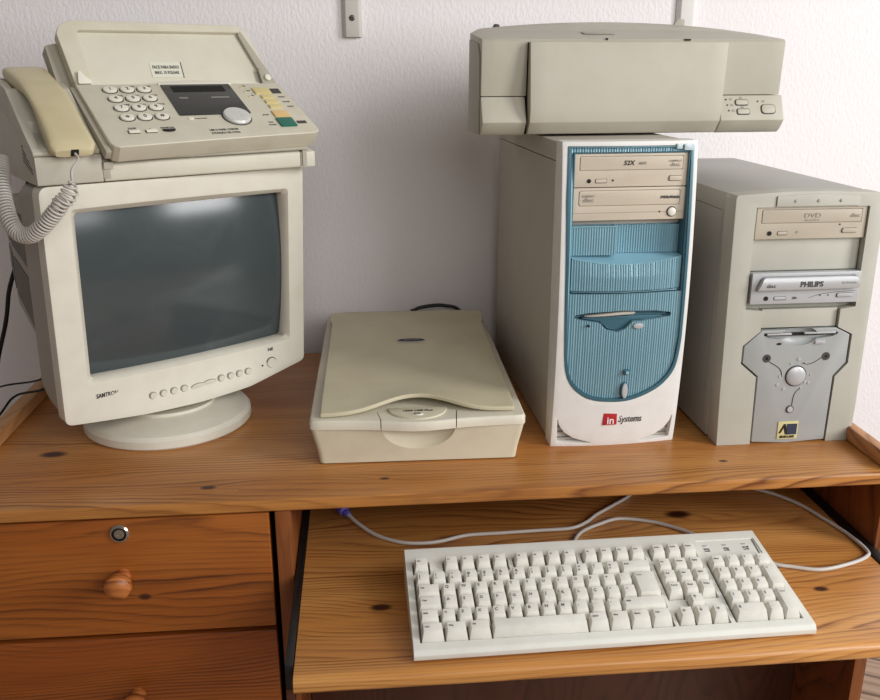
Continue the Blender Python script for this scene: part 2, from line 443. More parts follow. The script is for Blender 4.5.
# ------------------------------------------------------------------ desk
desk = thing('desk', 'varnished orange pine computer desk with pull-out keyboard tray and drawers', 'desk', DX, DY, -ZD)
MD = T(-DX, -DY, ZD)
def dp(name, bm, m, parent=desk, **k): return obj(name, bm, m, parent, MD, **k)
XL, XR = -.527, .684
dp('desktop', box(XL, XR, .974, 1.55, -.0165, 0, .0048, 3), W_TOP)
dp('edge_rim', box(XL, XL + .021, .982, 1.55, .0002, .021, .003, 3), W_RIM)
dp('edge_rim', box(XR - .016, XR, .982, 1.55, .0002, .021, .003, 3), W_RIM)
dp('side_panel', box(XL, XL + .018, .984, 1.54, -.75, -.017, .002), W_SIDE)
dp('side_panel', box(XR - .018, XR, .975, 1.54, -.75, -.017, .002), W_SIDE)
dp('divider_panel', box(-.1165, -.0965, .977, 1.53, -.75, -.017, .003), W_SIDE)
dp('back_panel', box(XL + .02, XR - .02, 1.515, 1.53, -.748, -.018, .001), W_DARK)
dp('added_modesty_panel', box(-.0955, XR - .019, 1.12, 1.135, -.749, -.165, .001), W_DARK)  # added to cover the lit floor and keep the space under the tray dark
dp('bottom_shelf', box(XL + .02, -.118, 1.0, 1.51, -.70, -.685, .001), W_SIDE)
dp('plinth', box(XL + .02, -.118, 1.0, 1.016, -.75, -.702, .001), W_SIDE)
for k, (za, zb) in enumerate(((-.1805, -.0195), (-.352, -.187), (-.523, -.358))):
    dr = dp('drawer', box(-.489, -.1235, .978, .998, za, zb, .0025, 3), W_DRAW if k == 0 else W_DRAW2)
    bx = dp('drawer_box', union_of(box(-.48, -.13, .9985, 1.45, za + .012, za + .02, .0), box(-.48, -.47, .9985, 1.45, za + .0205, zb - .03, 0), box(-.14, -.13, .9985, 1.45, za + .0205, zb - .03, 0)), W_SIDE, dr)
    kn = lathe([(.0, .0), (.0095, .0), (.009, .004), (.0075, .009), (.0095, .013), (.0145, .018), (.0165, .024), (.0155, .030), (.011, .0345), (.005, .0362), (0, .0365)], 36)
    zc = (-.096, -.272, -.44)[k]
    dp_k = obj('knob', kn, W_KNOB, dr, MD @ T(-.305, .978, zc, rx=90))
    if k == 0:
        lk = lathe([(0, 0), (.0115, 0), (.0118, .0015), (.0105, .003), (.0088, .0032), (.0086, .0012), (.0062, .0012), (.0060, .0026), (.0030, .0028), (.0028, .0018), (0, .0018)], 36)
        for f in lk.faces:
            r_ = f.calc_center_median(); d_ = math.hypot(r_.x, r_.y)
            if .0062 < d_ < .0088 or d_ < .0018: f.material_index = 1
        obj('lock', union_of(lk), [CHROME, DARK], dr, MD @ T(-.303, .978, -.038, rx=90))
# filler strips left of the drawers
dp('face_frame', box(-.509, -.491, .984, 1.0, -.70, -.018, .001), W_SIDE)
# keyboard tray on runners
ZT = -.1089
tray = dp('keyboard_tray', prism(rpoly([(.778, ZT - .0165), (.783, ZT - .021), (1.36, ZT - .021), (1.36, ZT), (.786, ZT), (.778, ZT - .004)], [.006, .004, 0, 0, .004, .008], 4), -.0855, .650, 'x', .0012), W_TRAY)
for x0, x1, s in ((-.0955, -.0862, 1), (.6508, .6655, -1)):
    rn = dp('drawer_runner', union_of(box(x0 + .0002, x1, .80, 1.40, ZT - .028, ZT + .002, .0012)), DARK, tray if False else desk)
    dp('runner_screw', union_of(*[merge(bmesh.new(), lathe([(0, 0), (.004, 0), (.003, .002), (0, .002)], 14), T(x0 + .0002 if s > 0 else x1, yy, ZT - .006 + .0, ry=-90 if s > 0 else 90)) for yy in (.99,)]), SCREWM, rn)
dp('runner_bracket', box(-.0955, -.0862, .80, 1.30, ZT - .05, ZT - .0285, .001), W_DARK)

# ------------------------------------------------------------------ monitor
MX, MY, MA = -.3563, 1.1248, 35.2
mon = thing('crt_monitor', 'ivory tube computer monitor with grey-black screen, turned toward the right under the fax', 'monitor', MX, MY, 0, MA)
SH = Matrix(((1, 0, 0, 0), (0, 1, -.0784, .0784 * .1147), (0, 0, 1, 0), (0, 0, 0, 1)))
SHB = SH
z0 = .1147
def chin(x, z):
    s = (x - .14) / .182
    return -.016 * max(0, 1 - s * s) * max(0, min(1, (.106 - z) / .06)) ** 1.3 - .004 * max(0, 1 - s * s)
out = rpoly([(-.041, .0525), (.062, .0475), (.14, .0465), (.22, .0495), (.322, .0665), (.3225, .3635), (-.0415, .3645)], [.010, .1, .2, .1, .010, .010, .012], 5)
bz = solid(lambda u, v: chin(u, v), lambda u, v: .026, -.05, .33, .03, .37, 26, 24, lambda u, v, h: (u, h, v))
bz = boolean(bz, prism(out, -.06, .05, 'y'), 'INTERSECT')
# sloped opening around the tube
op = bmesh.new()
o1 = rpoly([(-.0115, z0 - .0120), (.3005, z0 - .0120), (.3005, z0 + .2235), (-.0115, z0 + .2235)], .006, 3)
o2 = rpoly([(-.001, z0 - .0055), (.2925, z0 - .0055), (.2925, z0 + .2145), (-.001, z0 + .2145)], .005, 3)
A_ = [op.verts.new((p[0], -.0065, p[1])) for p in o1]; B_ = [op.verts.new((p[0], .0075, p[1])) for p in o2]; C_ = [op.verts.new((p[0], .04, p[1])) for p in o2]
op.faces.new(A_); op.faces.new(C_[::-1])
for P_, Q_ in ((A_, B_), (B_, C_)):
    for i in range(len(P_)): op.faces.new((P_[i], Q_[i], Q_[(i + 1) % len(P_)], P_[(i + 1) % len(P_)]))
bmesh.ops.recalc_face_normals(op, faces=op.faces)
bz = boolean(bz, op)
bv = bev(bz, .0022, 2, 38)
bezel = obj('bezel', bv, MON, mon, SH)
tubeg = solid(lambda u, v: .0150 - .0095 * (1 - ((u - .146) / .15) ** 2) - .0115 * (1 - ((v - z0 - .106) / .11) ** 2) + .0095, lambda u, v: .038, -.003, .2945, z0 - .0075, z0 + .2165, 24, 18, lambda u, v, h: (u, h, v))
obj('screen', tubeg, glass_dark(), mon, SH, smooth=60)
# housing behind the bezel
def ring_solid(secs):
    bm = bmesh.new(); rs = []
    for y, pts in secs: rs.append([bm.verts.new((p[0], y, p[1])) for p in pts])
    for a, c in zip(rs, rs[1:]):
        n = len(a)
        for i in range(n): bm.faces.new((a[i], c[i], c[(i + 1) % n], a[(i + 1) % n]))
    bm.faces.new(rs[0]); bm.faces.new(rs[-1][::-1])
    bmesh.ops.recalc_face_normals(bm, faces=bm.faces); return bm
def q4(x0, x1, za, zb, r=.012): return rpoly([(x0, za), (x1, za), (x1, zb), (x0, zb)], r, 4)
hs = ring_solid([(.0261, q4(-.0365, .3175, .062, .3590)), (.0283, q4(-.0365, .3175, .062, .3590)), (.0284, q4(-.0400, .3210, .058, .3630)), (.066, q4(-.0398, .3208, .062, .3625, .016)), (.090, q4(-.0395, .3205, .070, .3620, .022)), (.0955, q4(-.034, .315, .078, .357, .024)), (.096, q4(-.022, .303, .095, .352, .02))])
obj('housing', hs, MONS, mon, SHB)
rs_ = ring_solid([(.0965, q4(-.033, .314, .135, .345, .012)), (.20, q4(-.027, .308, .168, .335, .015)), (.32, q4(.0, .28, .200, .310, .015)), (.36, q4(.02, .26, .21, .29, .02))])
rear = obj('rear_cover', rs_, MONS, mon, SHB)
def sideq(y0, y1, a0, a1, b0, b1, d=.0012):
    X = lambda y: (-.033 + (y - .0965) * (.006 / .1035) if y < .2 else -.027 + (y - .2) * (.027 / .12)) - d
    pts = [(y0, a0), (y1, b0), (y1, b1), (y0, a1)]
    bm = bmesh.new(); A = [bm.verts.new((X(y), y, z)) for y, z in pts]; B = [bm.verts.new((X(y) + .006, y, z)) for y, z in pts]
    bm.faces.new(A); bm.faces.new(B[::-1])
    for i in range(4): bm.faces.new((A[i], B[i], B[(i + 1) % 4], A[(i + 1) % 4]))
    bmesh.ops.recalc_face_normals(bm, faces=bm.faces); return bm
obj('vent_recess_shade', union_of(sideq(.098, .195, .242, .315, .266, .320), sideq(.098, .193, .154, .226, .194, .249), sideq(.205, .30, .270, .30, .262, .295), sideq(.205, .29, .200, .252, .215, .250)), REARD, mon, SHB)  # flat dark plates, the recess shade is only in their colour
# swivel base
bs = lathe([(0, 0), (.117, 0), (.120, .003), (.1195, .013), (.115, .0185), (.098, .0235), (.070, .030), (.069, .034), (.0, .034)], 64)
obj('swivel_base', bs, MON, mon, T(.124, .067, 0))
obj('swivel_neck', lathe([(0, .0342), (.066, .0342), (.069, .045), (.066, .0555), (0, .0555)], 48), MONS, mon, T(.143, .115, 0))
# buttons
cz = z0
for x in (.074, .089, .104, .119, .176, .191, .2055, .220):
    y_ = chin(x, z0 + .0 + (.070 - .1147) ) if False else chin(x, .0705)
    obj('button', union_of(lathe([(0, 0), (.0046, 0), (.0046, .0022), (.004, .0030), (0, .0032)], 20)), MON, mon, SH @ T(x, y_, .0705 + (.002 if x > .17 else 0), rx=90))
    merge_ring = lathe([(.0046, 0), (.0056, 0), (.0056, .0006), (.0046, .0006)], 20)
    obj('button_gap', merge_ring, FADED, mon, SH @ T(x, y_ + .0002, .0705 + (.002 if x > .17 else 0), rx=90))
for x, zz in ((.1395, .0700), (.1575, .0712)):
    e_ = prism(ell(0, 0, .0098, .0030), -.0016, .001, 'y', .0006)
    o_ = obj('oval_button', e_, MON, mon, SH @ T(x, chin(x, zz) - .0002, zz, ry=-3))
    obj('button_gap', prism(ell(0, 0, .0106, .0037), -.0004, .001, 'y'), FADED, mon, SH @ T(x, chin(x, zz) - .0002, zz, ry=-3))
y_ = chin(.2615, .076)
obj('power_button', lathe([(0, 0), (.0078, 0), (.0078, .0024), (.007, .0032), (.004, .0030), (0, .0028)], 32), MON, mon, SH @ T(.2615, y_, .076, rx=90))
obj('button_gap', lathe([(.0078, 0), (.0090, 0), (.0090, .0006), (.0078, .0006)], 32), INK, mon, SH @ T(.2615, y_ + .0002, .076, rx=90))
obj('indicator', lathe([(0, 0), (.0014, 0), (.0014, .001), (0, .001)], 12), DARK, mon, SH @ T(.2455, chin(.2455, .075), .075, rx=90))
obj('arc_line', tube(catmull([Vector((.070 + .16 * i / 10, 0, 0)) for i in range(11)], 2), .0001, 4), FADED, mon, SH) if False else None
tx = text_bm('SAMTRON', .0085, .0003, .012, .1, sx=.72)
obj('lettering', tx, INK, mon, SH @ T(.0145, chin(.0145, .085) - .0004, .0855) @ FRONT)
obj('lettering', text_bm('56E', .0062, .0003, .03), INK, mon, SH @ T(.2615, chin(.26, .097) - .0004, .0965) @ FRONT)

# ------------------------------------------------------------------ fax
fax = thing('fax_machine', 'beige telephone fax machine with number keys and paper tray standing on the monitor', 'fax machine', -.368, 1.091, .366, 31)
PE = 28.0
PM = T(.072, -.030, .0435, rx=PE)             # panel frame: x right, y up the slope, z out of the panel
# lower body
bd = prism(rpoly([(.0, .0), (.0, .021), (.035, .038), (.12, .100), (.235, .104), (.25, .09), (.25, .0)], .003, 2), .066, .334, 'x', .0015)
merge(bd, prism([(.0, 0), (.0, .021), (.12, .045), (.25, .045), (.25, 0)], .3345, .357, 'x', .0015))
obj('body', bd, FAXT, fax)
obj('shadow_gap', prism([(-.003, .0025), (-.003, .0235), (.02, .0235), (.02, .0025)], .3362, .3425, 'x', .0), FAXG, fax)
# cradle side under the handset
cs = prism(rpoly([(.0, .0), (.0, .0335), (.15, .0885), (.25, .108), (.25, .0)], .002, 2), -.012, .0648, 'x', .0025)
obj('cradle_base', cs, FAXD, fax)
cr = prism(rpoly([(-.002, .0345), (-.004, .0385), (.002, .0430), (.03, .060), (.10, .108), (.135, .117), (.20, .121), (.245, .118), (.25, .110), (.15, .0895), (.0, .0350)], .0025, 3), -.0135, .0625, 'x', .0025)
tr = T(.0, 0, 0)
pocket = prism([(-.01, .0405), (.03, .050), (.045, .058), (.05, .09), (-.01, .07)], -.004, .054, 'x')
pocket2 = prism([(.105, .092), (.15, .104), (.178, .110), (.178, .15), (.105, .13)], -.004, .054, 'x')
cr = boolean(cr, union_of(pocket, pocket2))
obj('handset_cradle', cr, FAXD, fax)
obj('vent_grille', union_of(*[box(-.0123, -.0118, .0165 + .0040 * i, .0180 + .0040 * i, .012 + .0012 * i + .0045 * j, .0145 + .0012 * i + .0045 * j, 0) for i in range(11) for j in range(2 + i // 3)]), SLOT, fax)
obj('joint_block', union_of(box(.0645, .0735, -.001, .012, .0035, .0222, .001), box(.0655, .0765, -.0035, .002, .0155, .0235, 0, 1)), FAXG, fax)
# control panel with a bowed front edge
pan_out = []
Wp = .2850
top_ = [(-.002, .1480), (Wp - .003, .1455)]
front_ = [(Wp + .001, .022), (Wp - .001, .0145), (Wp - .009, .0100)] + [(Wp * (1 - i / 12), .0100 - .0112 * (i / 12) ** 1.4) for i in range(1, 11)] + [(.008, -.0006), (.002, .003), (-.0015, .010)]
pts = [top_[0]] + front_[::-1] + [top_[1]]
pn = bmesh.new()
up_ = [pn.verts.new((x, y, 0)) for x, y in pts]
lo_ = [pn.verts.new(((x, y, 0)[0], y + (.007 if y < .03 else 0), -.0265 if y < .03 else -.034)) for x, y in pts]
pn.faces.new(up_); pn.faces.new(lo_[::-1])
for i in range(len(pts)): pn.faces.new((up_[i], lo_[i], lo_[(i + 1) % len(pts)], up_[(i + 1) % len(pts)]))
bmesh.ops.recalc_face_normals(pn, faces=pn.faces)
pn = bev(pn, .0025, 3, 50)
panel = obj('control_panel', pn, FAXP, fax, PM)
obj('panel_side', prism(rpoly([(.000, -.006), (.150, -.004), (.150, -.026), (.004, -.019)], .002, 2), -.0085, -.0018, 'x', .001), FAXG, fax, PM)
obj('paper_edge', box(.014, .272, .012, .03, -.0280, -.0262, 0), FAXD, fax, PM)
def on_panel(name, bm, mats, x, y, z=0, par=fax, **k): return obj(name, bm, mats, par, PM @ T(x, y, z), **k)
digs = ['1', '2', '3', '4', '5', '6', '7', '8', '9', '*', '0', '#']; abc = ['', 'ABC', 'DEF', 'GHI', 'JKL', 'MNO', 'PQRS', 'TUV', 'WXYZ', '', '', '']
for i, d_ in enumerate(digs):
    x, y = .0366 + .0221 * (i % 3), .1305 - .0227 * (i // 3)
    kk = prism(ell(0, 0, .0088, .0066, 24), -.001, .0032, 'z', .0012, 2)
    merge(kk, prism(ell(0, 0, .0102, .0080, 24), -.001, .0005, 'z'), None, 1)
    merge(kk, text_bm(d_, .0085 if d_ != '*' else .012, .0002, .015), T(0, -.0004 if d_ != '*' else -.003, .0033), 2)
    on_panel('number_key', kk, [CREAM, INK, INK], x, y)
    if abc[i]: on_panel('key_lettering', text_bm(abc[i], .0042, .0002, .04), INK, x + .0085, y + .0095) if i % 3 != 9 else None
for x, s in ((.0345, 'PAUSE\nREDIAL'), (.0560, 'R')):
    kk = prism(rrect(-.0068, .0068, -.0026, .0026, .001), -.001, .0026, 'z', .0008); merge(kk, prism(rrect(-.0078, .0068, -.0034, .0026, .001), -.001, .0006, 'z'), None, 1)
    on_panel('function_key', kk, [CREAM, INK], x, .0300)
    on_panel('key_lettering', text_bm(s, .0034, .0002, .04), INK, x, .0365 + (.001 if len(s) > 1 else 0))
mk = [(-.0085, .002), (.0085, .002)] + [(.0085 * math.cos(a), -.0035 * math.sin(a) + .001) for a in [math.pi * i / 10 for i in range(1, 10)]]
on_panel('monitor_key', prism(mk, -.001, .0022, 'z', .0006), DARK, .0785, .0300)
on_panel('key_lettering', text_bm('MONITOR', .0042, .0002, .05, sx=.9), INK, .0785, .0372)
# display block
on_panel('display_surround', prism(rpoly([(.0995, .0600), (.2090, .0660), (.2065, .1480), (.1060, .1500)], [.004, .004, .03, .03], 6), -.001, .0008, 'z', .0004), CREAM, 0, -.0012) if False else None
on_panel('display_surround', prism([(.1040, .143)] + [(.1040 + .104 * i / 10, .1475 + .004 * math.sin(math.pi * i / 10)) for i in range(11)] + [(.208, .143)], -.001, .0022, 'z', .0006), CREAM, 0, -.001)
dsp = prism(rpoly([(.1045, .0640), (.2045, .0640), (.2040, .1440), (.1065, .1440)], .002, 2), -.001, .0012, 'z', .0004)
on_panel('display', dsp, LCD, 0, 0)
on_panel('display_window', box(.118, .192, .122, .137, .0012, .0016, 0), SLOT, 0, 0)
on_panel('display_mark', union_of(box(.1195, .1315, .1045, .1078, .0012, .0017, 0), box(.1640, .1900, .1045, .1078, .0012, .0017, 0)), GLINE, 0, 0)
dl = lathe([(0, -.001), (.0185, -.001), (.0187, .003), (.0172, .0052), (.010, .0058), (0, .006)], 44)
dim = lathe([(.0, .0066), (.0052, .0062), (.0058, .0050), (.0, .0045)], 24)
merge(dl, dim, T(.0085, -.0055, 0), 0)
on_panel('jog_dial', dl, DIAL, .1800, .0555)
on_panel('dial_gap', lathe([(.0186, 0), (.0202, 0), (.0202, .0006), (.0186, .0006)], 44), INK, .1800, .0555)
on_panel('key_lettering', text_bm('FUNCTION', .0034, .0002, .03), INK, .1300, .0560)
on_panel('function_key', prism(ell(0, 0, .0040, .0022), -.001, .0016, 'z', .0004), CREAM, .1170, .0560)
on_panel('key_lettering', text_bm('USE O PAPEL COMUM', .0056, .0002, .045, .15, sx=.72), INK, .1500, .0270)
on_panel('key_lettering', text_bm('E FUNÇÃO DE CÓPIA', .0056, .0002, .045, .15, sx=.72), INK, .1500, .0195)
for x0_, x1_, y0_, y1_, m in ((.2330, .2570, .1130, .1290, YEL), (.2380, .2570, .1005, .1085, YEL), (.2380, .2570, .0875, .0955, YEL), (.2380, .2570, .0745, .0825, YEL), (.2350, .2575, .0505, .0665, ORA), (.2330, .2570, .0270, .0480, GREEN)):
    on_panel('function_key', prism(rrect(x0_, x1_, y0_, y1_, .0012), -.001, .0024, 'z', .0008), m, 0, 0)
for x, y, s in ((.2690, .1050, 'PRINT'), (.2700, .0920, 'CLEAR'), (.2710, .0790, 'COPY'), (.2240, .0590, 'STOP'), (.2230, .0400, 'FAX'), (.2230, .0335, 'START')):
    on_panel('key_lettering', text_bm(s, .0038, .0002, .05), INK, x, y)
on_panel('key_marker', box(.2600, .2740, .1150, .1280, .0, .0005, 0), INK, 0, 0)
on_panel('key_marker', box(.2610, .2750, .0340, .0405, .0, .0005, 0), INK, 0, 0)
for i in range(3): on_panel('indicator', union_of(lathe([(0, 0), (.0018, 0), (.0014, .0012), (0, .0014)], 12)), YEL, .2190 + .001 * i, .1330 - .013 * i)
for i in range(3): on_panel('key_lettering', text_bm(('STD', 'FINE', 'TEL')[i], .0030, .0002, .04), INK, .2250 + .001 * i, .1370 - .013 * i)
# paper tray standing up behind the panel
PT = T(0, .113, .108, rx=62)                  # x right, y up along the tray
ly = .0885
trp = prism(rpoly([(.074, -.01), (.360, -.01), (.3335, ly - .002), (.325, ly + .001), (.086, ly + .003), (.070, ly - .004), (.066, ly - .014)], [.004, .004, .008, .004, .008, .008, .006], 4), -.012, 0, 'z', .0012)
obj('paper_tray', trp, FAXT, fax, PT)
rimL = prism(rpoly([(.074, -.012), (.094, -.012), (.092, ly - .010), (.318, ly - .0095), (.325, ly + .0015), (.086, ly + .0035), (.070, ly - .004), (.065, ly - .016)], [.004, .002, .003, .003, .004, .010, .008, .006], 4), .0002, .0075, 'z', .0028, 3, 60)
obj('tray_rim', rimL, FAXP, fax, PT)
obj('tray_cheek', prism(rpoly([(.3165, ly - .012), (.3215, ly - .006), (.3560, .002), (.3520, -.006), (.343, -.008)], .001, 2), .0002, .0060, 'z', .0012), FAXG, fax, PT)
obj('tray_back_support', prism(rpoly([(.058, -.015), (.077, -.015), (.068, ly - .018), (.052, ly - .022)], .002, 2), -.034, -.0125, 'z', .002), FAXG, fax, PT)
obj('paper_guide', prism(rpoly([(.075, .0), (.092, .0), (.092, .004), (.086, .009), (.081, .018), (.078, .017)], .002, 3), .0078, .013, 'z', .0015), CREAM, fax, PT)
obj('paper_guide', prism(rpoly([(.333, -.002), (.350, -.002), (.350, .008), (.344, .010), (.337, .024), (.332, .020)], .002, 3), .0062, .0095, 'z', .0015), FAXG, fax, PT)
obj('guide_pin', lathe([(0, 0), (.005, 0), (.0045, .004), (0, .005)], 20), CREAM, fax, PT @ T(.342, .006, .0096))
obj('paper_guide', box(.0945, .150, -.004, .003, .0002, .0035, .001), CREAM, fax, PT)
obj('paper_guide', box(.262, .330, -.004, .003, .0002, .0035, .001), CREAM, fax, PT)
obj('slot_line', box(.205, .238, .003, .0045, .0002, .0008, 0), INK, fax, PT)
st = prism(rrect(.178, .221, .014, .036, .001), .0002, .0007, 'z')
merge(st, prism(rrect(.2212, .2225, .013, .036, 0.0), .0002, .0007, 'z'), None, 1)
merge(st, text_bm('FACE PARA BAIXO', .0062, .0002, .03, sx=.72), T(.1995, .0285, .0008), 1)
merge(st, text_bm('MAX. 15 FOLHAS', .0062, .0002, .03, sx=.72), T(.1995, .0205, .0008), 1)
obj('sticker', st, [STICK, INK], fax, PT)

# handset resting in its cradle, with its coiled cord
HU, HV, HW = .0285, -.024, .050
ca, sa = math.cos(R(31)), math.sin(R(31))
hx, hy = -.368 + ca * HU - sa * HV, 1.091 + sa * HU + ca * HV
hand = thing('telephone_handset', 'yellowed cream telephone handset lying in the cradle at the left of the fax', 'telephone handset', hx, hy, .366 + HW, 31)
HM = T(.002, 0, 0, rz=3) @ T(0, 0, .001, rx=28.6)
hb = bmesh.new(); rings = []
NS = 26; Lh = .196
for i in range(NS + 1):
    t_ = i / NS; s = t_ * Lh
    endf = min(1, math.sqrt(max(0, 1 - (max(0, (.010 - s)) / .0105) ** 2)), math.sqrt(max(0, 1 - (max(0, (s - (Lh - .016))) / .017) ** 2)))
    w = (.0275 - .0035 * math.sin(math.pi * t_)) * (.70 + .30 * endf)
    ztop = -.010 + .019 * math.sin(math.pi * (t_ * .92 + .06)) * .9 + (endf - 1) * .006
    zbot = -.0225 + (.020 * max(0, math.sin(math.pi * min(1, max(0, (t_ - .20) / .58))))) ** 1 * 1.0 + (1 - endf) * .004
    rg = []
    for k in range(20):
        a = TAU * k / 20; cx = math.copysign(abs(math.cos(a)) ** .42, math.cos(a)); cz_ = math.copysign(abs(math.sin(a)) ** .5, math.sin(a))
        rg.append(hb.verts.new((cx * w, s, (ztop + zbot) / 2 + cz_ * (ztop - zbot) / 2)))
    rings.append(rg)
for a, c in zip(rings, rings[1:]):
    for k in range(20): hb.faces.new((a[k], a[(k + 1) % 20], c[(k + 1) % 20], c[k]))
hb.faces.new(rings[0][::-1]); hb.faces.new(rings[-1])
bmesh.ops.recalc_face_normals(hb, faces=hb.faces)
obj('handle_shell', hb, HAND, hand, HM, smooth=50)
obj('cord_socket', box(-.0045, .0045, -.0012, .004, -.0185, -.0105, .0006), SLOT, hand, HM)
# cord, in the handset's own frame
inv = (Matrix.Translation((hx, hy, .366 + HW)) @ Matrix.Rotation(R(31), 4, 'Z')).inverted()
def P(*p): return inv @ Vector(p)
st_ = HM @ Vector((0, -.001, -.015))
straight = [st_, st_ + Vector((0, -.010, -.006)), P(-.327, 1.052, .388), P(-.3275, 1.050, .374)]
path = catmull([P(*q) for q in ((-.3275, 1.050, .374), (-.334, 1.050, .362), (-.345, 1.050, .348), (-.357, 1.052, .335), (-.370, 1.055, .323), (-.386, 1.062, .313), (-.402, 1.070, .3135), (-.414, 1.080, .327), (-.423, 1.095, .348), (-.430, 1.115, .372), (-.437, 1.140, .392))], 60)
coil = []; ln = 0; ph = 0
for i in range(len(path) - 1):
    seg = (path[i + 1] - path[i]).length; ln += seg
    pitch = .0062 if ln < .02 else (.0050 if ln < .04 else .0041)
    n_sub = 4
    tdir = (path[i + 1] - path[i]).normalized(); s1 = tdir.cross(Vector((0.3, -1, .2))).normalized(); s2 = tdir.cross(s1)
    rr = .0085 * min(1, .35 + ln / .012)
    if ln < .035: rr *= 1.0 + .12 * math.sin(ln * 900)
    for k in range(n_sub):
        ph += TAU * seg / n_sub / pitch
        coil.append(path[i].lerp(path[i + 1], k / n_sub) + (s1 * math.cos(ph) + s2 * math.sin(ph)) * rr)
pts_all = catmull(straight, 8)[:-1] + coil
obj('coiled_cord', tube(pts_all, .00165, 6), CORDM, hand, smooth=70)

# ------------------------------------------------------------------ scanner
sc = thing('flatbed_scanner', 'beige flatbed scanner with a wavy-edged lid standing between monitor and blue-fronted tower', 'scanner', -.0747, 1.0639, 0, -.93)
SW, SD = .2832, .480
def lip(x):                                     # how far the front rim comes forward
    s = (x - SW / 2) / .05
    return -.010 * math.exp(-s * s) - .004 * (1 - ((x - SW / 2) / (SW / 2)) ** 2)
# lower tub, narrower at the foot
secs = []
def tub(xa, xb, ya, yb, r=.008): return rpoly([(xa, ya), (xb, ya), (xb, yb), (xa, yb)], r, 5)
bm = bmesh.new(); rs = []
for z, e_ in ((.0018, .0108), (.018, .0085), (.040, .0035), (.0515, .0012)):
    rs.append([bm.verts.new((x, y, z)) for x, y in tub(e_, SW - e_, e_ * .45, SD - e_)])
for a, c in zip(rs, rs[1:]):
    for i in range(len(a)): bm.faces.new((a[i], a[(i + 1) % len(a)], c[(i + 1) % len(a)], c[i]))
bm.faces.new(rs[0][::-1]); bm.faces.new(rs[-1]); bmesh.ops.recalc_face_normals(bm, faces=bm.faces)
scoop = bmesh.new(); bmesh.ops.create_uvsphere(scoop, u_segments=40, v_segments=24, radius=1)
for v in scoop.verts: v.co = Vector((SW / 2 + v.co.x * .050, -.004 + v.co.y * .021, .051 + v.co.z * .034))
bm = boolean(bm, scoop)
obj('lower_body', bm, SCAN, sc, smooth=40)
obj('rubber_foot', union_of(box(.02, .05, .02, .04, 0, .0017, .0)), SCAN, sc)
obj('rubber_foot', union_of(box(.23, .26, .02, .04, 0, .0017, .0)), SCAN, sc)
obj('rubber_foot', union_of(box(.02, .26, .40, .44, 0, .0017, .0)), SCAN, sc)
# upper rim deck
def rim_poly(e_=0.0, n=24):
    f_ = [(SW * (.02 + .96 * i / n), lip(SW * (.02 + .96 * i / n)) + e_) for i in range(n + 1)]
    return [(0 + e_, .006 + e_)] + [(.0015 + e_, .002 + e_)] + f_ + [(SW - .0015 - e_, .002 + e_), (SW - e_, .006 + e_), (SW - e_, SD - e_), (e_, SD - e_)]
rp = bmesh.new(); rr_ = []
for z, e_ in ((.0517, .0), (.061, .0), (.0640, .0022), (.0645, .006)):
    rr_.append([rp.verts.new((x, y, z + (.0015 if y > .03 and z > .06 else 0))) for x, y in rim_poly(e_)])
for a, c in zip(rr_, rr_[1:]):
    for i in range(len(a)): rp.faces.new((a[i], a[(i + 1) % len(a)], c[(i + 1) % len(a)], c[i]))
rp.faces.new(rr_[0][::-1]); rp.faces.new(rr_[-1]); bmesh.ops.recalc_face_normals(rp, faces=rp.faces)
seams = union_of(prism([(.0935, -.03), (.0947, -.03), (.0927, .0), (.0880, .026), (.0868, .026), (.0915, .0)], .050, .08, 'z'),
                 prism([(SW - .0935, -.03), (SW - .0947, -.03), (SW - .0927, .0), (SW - .0900, .026), (SW - .0888, .026), (SW - .0915, .0)], .050, .08, 'z'))
rp = boolean(rp, seams)
obj('upper_rim', rp, SCANR, sc, smooth=40)
# raised half-moon control pad
hm = [(SW / 2 - .039, .032), (SW / 2 + .039, .032)] + [(SW / 2 + .039 * math.cos(math.pi * i / 16) , .030 - .036 * math.sin(math.pi * i / 16) ) for i in range(1, 16)]
obj('control_pad', prism(hm,   .0600, .0668, 'z', .0012), SCAN, sc)
obj('lettering', text_bm('1200 USB Plus', .0068, .0002, .03), INK, sc, T(SW / 2, .0200, .0671))
obj('status_light', lathe([(0, 0), (.0046, 0), (.004, .0012), (0, .0016)], 24), CREAM, sc, T(SW / 2 + .001, .0070, .0668) @ Matrix.Diagonal((1.3, .8, 1, 1)))
obj('light_symbol', box(-.004, .004, -.0014, .0014, 0, .0003, 0), INK, sc, T(SW / 2 - .001, .0070, .0684))
# lid: wavy front edge, arched in the middle
def wave(x): 
    s = (x - .1420) / .058
    return math.exp(-s * s)
def lid_y(x): return .0065 + .0345 * wave(x) + (.006 if x > .2 else .0) * ((x - .2) / .065)
def lid_top(x, y):
    base = .0735 + .009 * min(1, y / .40)
    near = max(0, 1 - y / .11)
    return base + .013 * wave(x) * near ** 1.2 - .0040 * (1 - wave(x)) * max(0, 1 - y / .05) + .0008
nx, ny = 40, 34
def lid_xy(u, v):
    y1 = lid_y(.017 + u * .250); y2 = .452
    y = y1 + (y2 - y1) * v ** 1.4
    xa, xb = .0140, .2695
    if y > .385: k = min(1, (y - .385) / .02); xa -= .005 * k; xb += .006 * k
    return xa + (xb - xa) * u, y
ld = bmesh.new(); g = {}
for lay in (0, 1):
    for i in range(nx + 1):
        for j in range(ny + 1):
            x, y = lid_xy(i / nx, j / ny); z = lid_top(x, y)
            if lay: z -= .0058
            g[lay, i, j] = ld.verts.new((x, y, z))
for i in range(nx):
    for j in range(ny):
        ld.faces.new((g[0, i, j], g[0, i + 1, j], g[0, i + 1, j + 1], g[0, i, j + 1])); ld.faces.new((g[1, i, j], g[1, i, j + 1], g[1, i + 1, j + 1], g[1, i + 1, j]))
